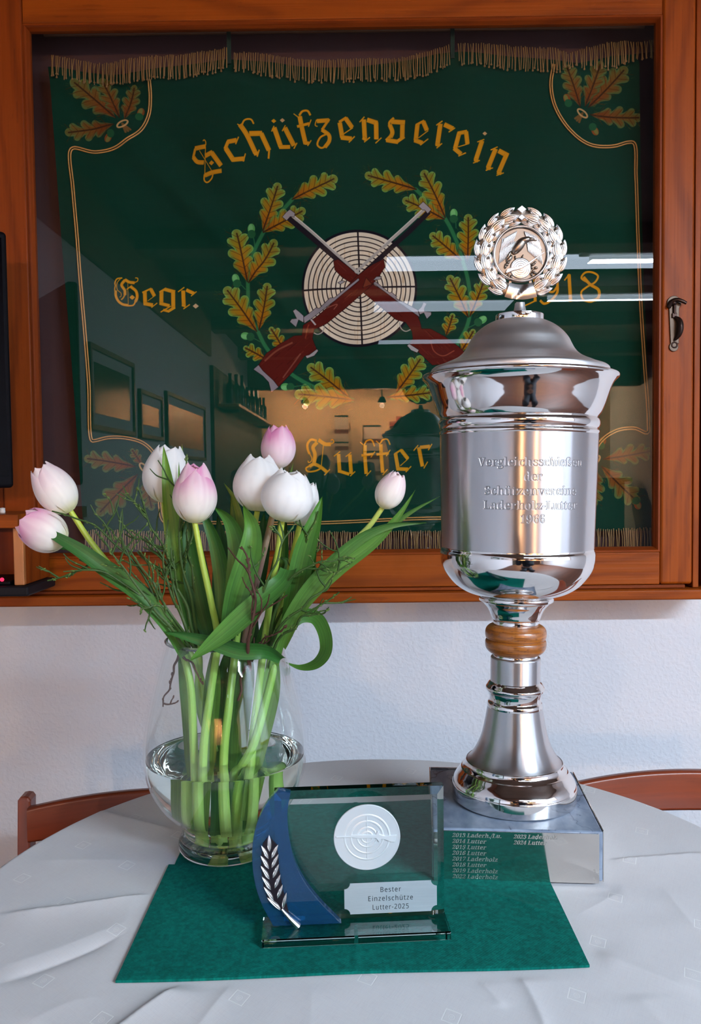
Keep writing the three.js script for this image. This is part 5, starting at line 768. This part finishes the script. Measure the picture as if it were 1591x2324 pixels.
twig('brown twig bent across the vase mouth at the right', [[540, 1590, -0.9], [556, 1520, -0.895], [600, 1450, -0.88], [650, 1420, -0.87]], { brown: true, r: 0.0016, shoots: 2 });
twig('broken brown twig hanging inside the left shoulder of the vase', [[412, 1466, -0.9], [396, 1510, -0.895], [384, 1550, -0.895], [370, 1604, -0.895]], { brown: true, r: 0.0016, shoots: 1, len: 0.4 });
twig('brown twig leaning right inside the vase neck', [[398, 1462, -0.91], [430, 1505, -0.9], [460, 1552, -0.898]], { brown: true, r: 0.0014, shoots: 0 });

// ---------- chairs ----------
function makeChair(label, x, z, turn, h, s = 1) {        // back towards -z in its own axes
  const t = thing('wooden_chair', label, 'chair', [x, 0, z]); t.base.set(0, 0, 0); t.rotation.y = turn;
  const pr = (name, g, axis) => part(t, name, grainUV(g, axis), woodChair), H = h;
  for (const k of [-1, 1]) {
    pr('back_post', merge([extrude([[-0.010, 0.44], [0.010, 0.44], [0.010, H - 0.006], [0.006, H - 0.001], [0, H], [-0.006, H - 0.001], [-0.010, H - 0.006]], 0.022, 0.003).translate(0, 0, -0.011).applyMatrix4(new THREE.Matrix4().makeShear(0, 0, 0, -0.10, 0, 0)).translate(k * 0.205, 0, -0.155), boxAt(k * 0.205 - 0.012, k * 0.205 + 0.012, 0, 0.45, -0.215, -0.188, 0.004)]), 'y');
    pr('leg', boxAt(k * 0.195 - 0.016, k * 0.195 + 0.016, 0, 0.43, 0.17, 0.202, 0.005), 'y');
    pr('side_rail', boxAt(k * 0.195 - 0.010, k * 0.195 + 0.010, 0.36, 0.42, -0.19, 0.18, 0.003), 'z');
  }
  const rail = (ya, yb, crown) => gridGeo(24, 10, (u, v) => { const a = v * 2 * Math.PI, x = lerp(-0.197, 0.197, u), k = 1 - (2 * u - 1) ** 2, top = yb + crown * k, c = Math.cos(a), s2 = Math.sin(a), e = 0.35; return new V3(x, (ya + top) / 2 + (top - ya) / 2 * Math.sign(s2) * Math.abs(s2) ** e, -0.2 - 0.028 * k - 0.1 * ((ya + top) / 2 - 0.6) + 0.0085 * Math.sign(c) * Math.abs(c) ** e); });
  pr('back_rail', rail(H - 0.066, H - 0.0135, 0.012), 'x'); pr('back_rail', rail(H - 0.20, H - 0.15, 0.006), 'x');
  pr('front_rail', boxAt(-0.185, 0.185, 0.36, 0.42, 0.178, 0.196, 0.003), 'x');
  pr('seat', boxAt(-0.215, 0.215, 0.425, 0.452, -0.2, 0.215, 0.011, 4), 'z');
  return t;
}
makeChair('reddish wooden chair at the left behind the table, its rounded post showing', -0.288, -1.04, 0.05, 0.691);
makeChair('brown wooden chair at the right behind the table, mostly its top rail', 0.527, -1.09, -0.02, 0.694);

// ---------- television and shelf at the left edge ----------
{
  const black = phy({ color: C('#07050b'), roughness: 0.5, specularIntensity: 0.3 }), blackSoft = phy({ color: C('#121017'), roughness: 0.6, specularIntensity: 0.5 });
  const e = new V3(-0.5905, 0, -1.44), d = new V3(-0.6, 0, 0.8), ang = Math.atan2(-d.z, d.x), put = (g) => g.rotateY(ang).translate(e.x, 0, e.z);
  const tv = thing('television', 'black flat television at the left picture edge before the cabinet', 'television', [-0.8, 1.155, -1.15]);
  part(tv, 'television_case', put(boxAt(0, 0.70, 1.155, 1.587, -0.012, 0.012, 0.007, 3)), black);
  part(tv, 'screen', put(boxAt(0.012, 0.688, 1.175, 1.575, -0.0128, -0.0122, 0.0001, 1)), phy({ color: C('#050408'), roughness: 0.12, specularIntensity: 0.4 }));
  part(tv, 'rear_housing', put(boxAt(0.10, 0.45, 1.22, 1.36, 0.0125, 0.052, 0.01, 3)), blackSoft);
  part(tv, 'wall_bracket', put(boxAt(0.08, 0.34, 1.40, 1.475, 0.0125, 0.055, 0.008, 2)), blackSoft);
  const sh = thing('wall_shelf', 'small orange wooden wall shelf below the television at the left', 'shelf', [-0.7, 0.985, -1.5]);
  part(sh, 'shelf_board', grainUV(boxAt(-0.84, -0.5765, 1.0855, 1.1095, -1.578, -1.43, 0.002), 'x'), woodFrame);
  part(sh, 'side_panel', grainUV(boxAt(-0.594, -0.577, 0.9845, 1.0852, -1.575, -1.4605, 0.002), 'y'), woodFrame2);
  part(sh, 'front_strip', grainUV(boxAt(-0.5945, -0.5765, 0.9845, 1.0852, -1.4600, -1.45, 0.002), 'y'), woodPale);
  part(sh, 'side_panel', grainUV(boxAt(-0.84, -0.822, 0.9845, 1.0852, -1.575, -1.45, 0.002), 'y'), woodPale);
  part(sh, 'back_board', grainUV(boxAt(-0.822, -0.595, 0.9845, 1.0852, -1.576, -1.568, 0.001), 'y'), woodFrame2);
  const kn = P(5.5, 1158, -1.47); solo('white_knob', lathe([[0, 0], [0.0046, 0], [0.005, 0.003], [0.0046, 0.008], [0.005, 0.0095], [0, 0.0105]], kn.x, -1.47, 20).translate(0, 1.1096, 0), std({ color: C('#d8d4d2'), roughness: 0.5 }), 'little white plastic cap standing on the wooden wall shelf', 'cap');
  const bx = thing('media_box', 'flat black media box under the wall shelf with a red light', 'receiver', [-0.7, 0.966, -1.47]);
  part(bx, 'housing', boxAt(-0.83, -0.5665, 0.9665, 0.9838, -1.575, -1.44, 0.004, 3), blackSoft);
  part(bx, 'upper_unit', boxAt(-0.80, -0.6035, 0.9840, 0.9918, -1.56, -1.455, 0.003, 2), black);
  part(bx, 'red_led', new THREE.SphereGeometry(0.0035, 12, 8).translate(-0.6175, 0.9945, -1.455), std({ color: 0x400008, emissive: new THREE.Color(1, 0.02, 0.08), emissiveIntensity: 1.2 }));
}

// ---------- what the pane mirrors: pictures, shelf, lamps, bar, photographer ----------
{
  const X = ROOM.x0 + 0.002, fr = std({ color: C('#2a211d'), roughness: 0.5 }), mat = std({ color: C('#b9c2c6'), roughness: 0.8 }), cover = phy({ color: 0x0c1012, roughness: 0.04 });
  const prints = [['#27382c', '#46584a'], ['#5a4a36', '#2e2a26'], ['#8a7c66', '#5c5648']];
  [[0.24, 0.94, 1.37, 1.73, 'large framed dark landscape print on the left wall, mirrored in the pane'], [1.05, 1.55, 1.37, 1.62, 'small dark framed picture between two larger ones on the left wall'], [1.66, 2.92, 1.28, 1.67, 'wide framed picture of documents farthest along the left wall']].forEach(([za, zb2, ya, yb, label], i) => {
    const t = thing('framed_picture', label, 'picture', [X, ya, za]), w = 0.022;
    part(t, 'frame', merge([boxAt(X, X + 0.02, ya, yb, za, za + w), boxAt(X, X + 0.02, ya, yb, zb2 - w, zb2), boxAt(X, X + 0.02, ya, ya + w, za + w, zb2 - w), boxAt(X, X + 0.02, yb - w, yb, za + w, zb2 - w)]), fr);
    part(t, 'mount', boxAt(X, X + 0.008, ya + w, yb - w, za + w, zb2 - w, 0.001), mat);
    const m = 0.05; part(t, 'print', boxAt(X + 0.008, X + 0.0095, ya + w + m, yb - w - m, za + w + m, zb2 - w - m, 0.0002, 1), std({ map: dataTex(64, 64, (u, v) => { const f = fbm(u, v, 6, 6, 70 + i, 4), a = new THREE.Color(prints[i][0]), b = new THREE.Color(prints[i][1]); const k = clamp(f * 1.6 - 0.3, 0, 1); return [255 * lerp(a.r, b.r, k) ** 0.4545, 255 * lerp(a.g, b.g, k) ** 0.4545, 255 * lerp(a.b, b.b, k) ** 0.4545]; }, true), roughness: 0.15 }));
  });
  // dark panelled bay with a glass shelf, farther along the left wall
  struct('wall_left_panel', grainUV(boxAt(ROOM.x0, ROOM.x0 + 0.03, 0, 2.02, 3.24, 6.58, 0.003), 'y'), std({ color: C('#1d2a28'), roughness: 0.6 }));
  const sf = thing('bar_shelf', 'pale wooden shelf of bottles in the dark bay of the left wall', 'shelf', [X, 1.72, 4.9]);
  part(sf, 'shelf_board', grainUV(boxAt(ROOM.x0 + 0.03, ROOM.x0 + 0.2, 1.715, 1.74, 3.4, 6.4, 0.003), 'z'), woodPale);
  for (const z of [3.7, 6.1]) part(sf, 'bracket', boxAt(ROOM.x0 + 0.031, ROOM.x0 + 0.16, 1.69, 1.714, z, z + 0.02, 0.002), fr);
  const bg = [C('#13241d'), C('#2a1a12'), C('#33413d'), C('#0f1614')], bw = ['dark green', 'brown', 'grey green', 'black'];
  for (let i = 0; i < 8; i++) { const z = 3.55 + i * 0.36, k = i % 4, s = 0.9 + 0.12 * (i % 3); solo('bottle', lathe([[0, 0], [0.034, 0], [0.036, 0.01], [0.036, 0.15 * s], [0.030, 0.175 * s], [0.014, 0.205 * s], [0.013, 0.26 * s], [0.015, 0.265 * s], [0.015, 0.28 * s], [0, 0.28 * s]], 0, 0, 24).translate(ROOM.x0 + 0.11, 1.7405, z), phy({ color: bg[k], roughness: 0.12 }), `${bw[k]} bottle on the bar shelf, ${['first', 'second', 'third', 'fourth', 'fifth', 'sixth', 'seventh', 'eighth'][i]} from the pictures`, 'bottle', 'bottles on the bar shelf'); }
  // fluorescent fitting
  TUBES.forEach(([x0, x1, z], i) => {
    const t = thing('tube_lamp', i ? 'white fluorescent tube lamp nearer the table, over to the right' : 'long white fluorescent tube lamp mirrored at the right of the pane', 'lamp', [(x0 + x1) / 2, ROOM.h, z]);
    part(t, 'housing', boxAt(x0 - 0.05, x1 + 0.05, ROOM.h - 0.05, ROOM.h - 0.001, z - 0.04, z + 0.04, 0.005), std({ color: C('#e8e8e8'), roughness: 0.4 }));
    part(t, 'glowing_tube', new THREE.CylinderGeometry(0.013, 0.013, x1 - x0, 16).rotateZ(Math.PI / 2).translate((x0 + x1) / 2, ROOM.h - 0.066, z), std({ color: 0xffffff, emissive: TUBE, emissiveIntensity: 3 }));
  });
  BAR_SPOTS.forEach(([x, y, z], i) => {
    const t = thing('bar_spotlight', ['black spotlight over the middle of the bar', 'black spotlight over the right of the bar', 'black spotlight over the left of the bar'][i], 'lamp', [x, y, z]);
    part(t, 'stem', new THREE.CylinderGeometry(0.008, 0.008, ROOM.h - y - 0.06, 10).translate(x, (ROOM.h + y) / 2 + 0.03, z + 0.1), fr);
    part(t, 'lamp_shade', lathe([[0.02, 0.1], [0.045, 0.06], [0.05, 0.03], [0.048, 0.03], [0.04, 0.06], [0.018, 0.098]], x, z + 0.1, 24).translate(0, y - 0.02, 0), fr);
    part(t, 'bulb', new THREE.SphereGeometry(0.03, 14, 10).translate(x, y - 0.02, z + 0.1), std({ color: 0xffffff, emissive: WARM, emissiveIntensity: 6 }));
  });
  // bar counter and hangings on the far wall
  const bar = thing('bar_counter', 'dark wooden bar counter along the warm far wall', 'counter', [1.1, 0, 5.7]);
  part(bar, 'counter_top', grainUV(boxAt(-0.6, 2.9, 1.06, 1.1, 5.5, 5.95, 0.006), 'x'), woodDark);
  part(bar, 'counter_front', grainUV(boxAt(-0.55, 2.85, 0, 1.06, 5.6, 5.64, 0.003), 'y'), woodDark);
  const sash = canvasTex(64, 256, (g) => { g.fillStyle = '#cdb6a4'; g.fillRect(0, 0, 64, 256); g.fillStyle = '#7a2f22'; [60, 130, 200].forEach((y) => g.fillRect(0, y, 64, 18)); g.fillStyle = '#222'; g.fillRect(0, 0, 64, 8); g.fillRect(0, 112, 64, 6); });
  [[-0.22, 0.16], [0.12, 0.2]].forEach(([x, w], i) => solo('wall_hanging', boxAt(x, x + w, 1.15 - i * 0.1, 1.86 - i * 0.12, 6.585, 6.597, 0.002), std({ map: sash, roughness: 0.9 }), ['narrow striped hanging on the far wall, the left one', 'wide striped hanging on the far wall, the right one'][i], 'hanging'));
  const pf = thing('picture_frame', 'red wooden picture frame on the far wall behind the photographer', 'frame', [0.9, 1.3, 6.59]);
  part(pf, 'frame_bar', boxAt(0.5, 0.56, 1.1, 1.84, 6.56, 6.598, 0.003), std({ color: C('#7a2a18'), roughness: 0.6 })); part(pf, 'frame_bar', boxAt(0.42, 1.4, 1.72, 1.78, 6.565, 6.598, 0.003), std({ color: C('#7a2a18'), roughness: 0.6 }));
}

// ---------- the seated photographer, seen only as a reflection ----------
{
  const v = (x, y, z) => new V3(x, y, z);
  function field(bones, lo, hi, cell, k = 0.025) {
    const size = Math.max(hi.x - lo.x, hi.y - lo.y, hi.z - lo.z), n = Math.ceil(size / cell) + 2, mc = new MarchingCubes(n, new THREE.MeshBasicMaterial(), false, false, 400000), c = v(0, 0, 0).addVectors(lo, hi).multiplyScalar(0.5), p = v(), ab = v(), ap = v();
    for (let z = 0; z < n; z++) for (let y = 0; y < n; y++) for (let x = 0; x < n; x++) {
      p.set(((x - n / 2) / (n / 2)) * size / 2, ((y - n / 2) / (n / 2)) * size / 2, ((z - n / 2) / (n / 2)) * size / 2).add(c);
      let s = 0;
      for (const [a, b, ra, rb, sx] of bones) { ab.subVectors(b, a); ap.subVectors(p, a); const t = clamp(ap.dot(ab) / Math.max(ab.lengthSq(), 1e-9), 0, 1); ap.addScaledVector(ab, -t); if (sx) ap.z *= sx; const d = ap.length() - lerp(ra, rb, t); s += Math.exp(-d / k); }
      mc.field[x + y * n + z * n * n] = s > 1e-12 ? k * Math.log(s) : -1;
    }
    mc.isolation = 0; mc.update();
    const g = new THREE.BufferGeometry(), cnt = mc.count, pos = mc.positionArray.slice(0, cnt * 3), nor = mc.normalArray.slice(0, cnt * 3);
    for (let i = 0; i < cnt; i++) { pos[3 * i] = pos[3 * i] * size / 2 + c.x; pos[3 * i + 1] = pos[3 * i + 1] * size / 2 + c.y; pos[3 * i + 2] = pos[3 * i + 2] * size / 2 + c.z; }
    g.setAttribute('position', new THREE.BufferAttribute(pos, 3)); g.setAttribute('normal', new THREE.BufferAttribute(nor, 3)); return g;
  }
  const J = { hip: v(0.26, 0.56, 0.46), chest: v(0.255, 0.93, 0.38), neck: v(0.25, 1.12, 0.31), head: v(0.245, 1.285, 0.245), sL: v(0.09, 1.055, 0.34), sR: v(0.42, 1.055, 0.34), eL: v(0.01, 0.86, 0.19), eR: v(0.36, 0.86, 0.14), hL: v(-0.045, 1.09, 0.06), hR: v(0.085, 1.09, 0.06), kL: v(0.16, 0.52, 0.03), kR: v(0.38, 0.52, 0.03), aL: v(0.15, 0.09, 0.02), aR: v(0.39, 0.09, 0.02) };
  const sweater = [[J.hip, J.chest, 0.14, 0.15, 1.3], [J.chest, v(0.25, 1.04, 0.35), 0.15, 0.10, 1.4], [J.sL, J.sR, 0.062, 0.062], [J.sL, J.eL, 0.058, 0.046], [J.eL, J.hL, 0.046, 0.034], [J.sR, J.eR, 0.058, 0.046], [J.eR, J.hR, 0.046, 0.034]];
  const legs = [[v(0.19, 0.543, 0.45), J.kL, 0.088, 0.062], [v(0.33, 0.543, 0.45), J.kR, 0.088, 0.062], [J.kL, J.aL, 0.060, 0.042], [J.kR, J.aR, 0.060, 0.042], [v(0.19, 0.565, 0.46), v(0.33, 0.565, 0.46), 0.11, 0.11]];
  const finger = (o, side) => { const r = []; for (let i = 0; i < 4; i++) { const y = o.y + 0.05 - i * 0.019, a = v(o.x + side * 0.012, y, 0.036), b = v(o.x + side * 0.006, y + 0.003, 0.021), c = v(o.x - side * 0.014, y + 0.004, 0.0165); r.push([a, b, 0.0088, 0.008], [b, c, 0.008, 0.0066]); } const t0 = v(o.x + side * 0.004, o.y + 0.012, 0.05), t1 = v(o.x - side * 0.012, o.y + 0.045, 0.033), t2 = v(o.x - side * 0.030, o.y + 0.062, 0.025); r.push([t0, t1, 0.011, 0.0095], [t1, t2, 0.0095, 0.0075]); return r; };
  const hand = (o, w, side) => [[w, v(o.x + side * 0.008, o.y - 0.02, 0.062), 0.026, 0.024], [v(o.x + side * 0.012, o.y + 0.045, 0.043), v(o.x + side * 0.014, o.y - 0.008, 0.048), 0.017, 0.02], ...finger(o, side)];
  const oL = v(-0.042, 1.155, 0.05), oR = v(0.052, 1.155, 0.05);
  const head = [[v(0.245, 1.31, 0.255), v(0.244, 1.285, 0.235), 0.088, 0.080, 1.0], [v(0.244, 1.255, 0.205), v(0.244, 1.225, 0.185), 0.052, 0.036], [J.neck, v(0.246, 1.22, 0.26), 0.056, 0.052], [v(0.243, 1.275, 0.162), v(0.243, 1.25, 0.148), 0.010, 0.014], [v(0.243, 1.222, 0.160), v(0.243, 1.220, 0.160), 0.020, 0.02], [v(0.16, 1.275, 0.245), v(0.158, 1.25, 0.24), 0.014, 0.011], [v(0.33, 1.275, 0.245), v(0.332, 1.25, 0.24), 0.014, 0.011]];
  const skin = std({ color: C('#b98a72'), roughness: 0.6 }), knit = std({ color: C('#1a2430'), roughness: 0.95 }), trous = std({ color: C('#20242c'), roughness: 0.9 }), hairM = std({ color: C('#1c1613'), roughness: 0.8 });
  const who = thing('person', 'seated person in a dark sweater holding up a phone, mirrored as a silhouette', 'person', [0.26, 0, 0.45]);
  part(who, 'body', merge([field([...sweater.map(([a, b, ra, rb, s]) => [a, b, ra - 0.012, rb - 0.01, s]), ...legs.map(([a, b, ra, rb]) => [a, b, ra - 0.012, rb - 0.012])], v(-0.2, 0.0, -0.2), v(0.6, 1.2, 0.75), 0.014), field(head, v(0.1, 1.02, 0.1), v(0.4, 1.44, 0.4), 0.0055, 0.010), field(hand(oL, J.hL, -1), v(-0.11, 1.05, -0.01), v(0.02, 1.24, 0.12), 0.004, 0.004), field(hand(oR, J.hR, 1), v(-0.01, 1.05, -0.01), v(0.14, 1.24, 0.12), 0.004, 0.004)]), skin);
  part(who, 'sweater', field(sweater, v(-0.2, 0.4, -0.1), v(0.6, 1.2, 0.7), 0.013), knit);
  part(who, 'trousers', field(legs, v(0.0, 0.0, -0.15), v(0.6, 0.75, 0.65), 0.013), trous);
  part(who, 'hair', field([[v(0.245, 1.325, 0.27), v(0.245, 1.31, 0.285), 0.088, 0.088], [v(0.245, 1.36, 0.23), v(0.245, 1.35, 0.25), 0.05, 0.05], [v(0.245, 1.24, 0.325), v(0.245, 1.27, 0.32), 0.05, 0.06]], v(0.1, 1.15, 0.1), v(0.4, 1.45, 0.45), 0.007, 0.012), hairM);
  const eyeM = std({ color: C('#e8e4e0'), roughness: 0.2 }), iris = std({ color: C('#2a211c'), roughness: 0.2 });
  for (const s of [-1, 1]) part(who, 'eye', merge([new THREE.SphereGeometry(0.011, 12, 10).translate(0.243 + s * 0.032, 1.288, 0.168)]), s ? eyeM : iris);
  for (const s of [-1, 1]) part(who, 'shoe', new THREE.SphereGeometry(1, 20, 14).scale(0.045, 0.04, 0.125).translate(s < 0 ? 0.15 : 0.39, 0.04, -0.03), trous);
  const ph = thing('phone', 'black phone held upright by the seated person', 'phone', [0.005, 1.10, 0.015]);
  part(ph, 'phone_case', rbox(0.074, 0.155, 0.008, 0.0038, 3).translate(0.005, 1.135, 0.0135), std({ color: C('#0c0c0f'), roughness: 0.3 }));
  makeChair('brown wooden chair the photographer sits on', 0.26, 0.47, Math.PI, 0.80);
}

scene.traverse((o) => { if (o.isMesh) { const glassy = o.material.transmission > 0.5; o.castShadow = !glassy; o.receiveShadow = true; } if (o.isPointLight) o.castShadow = true; });
renderer.render(scene, camera);
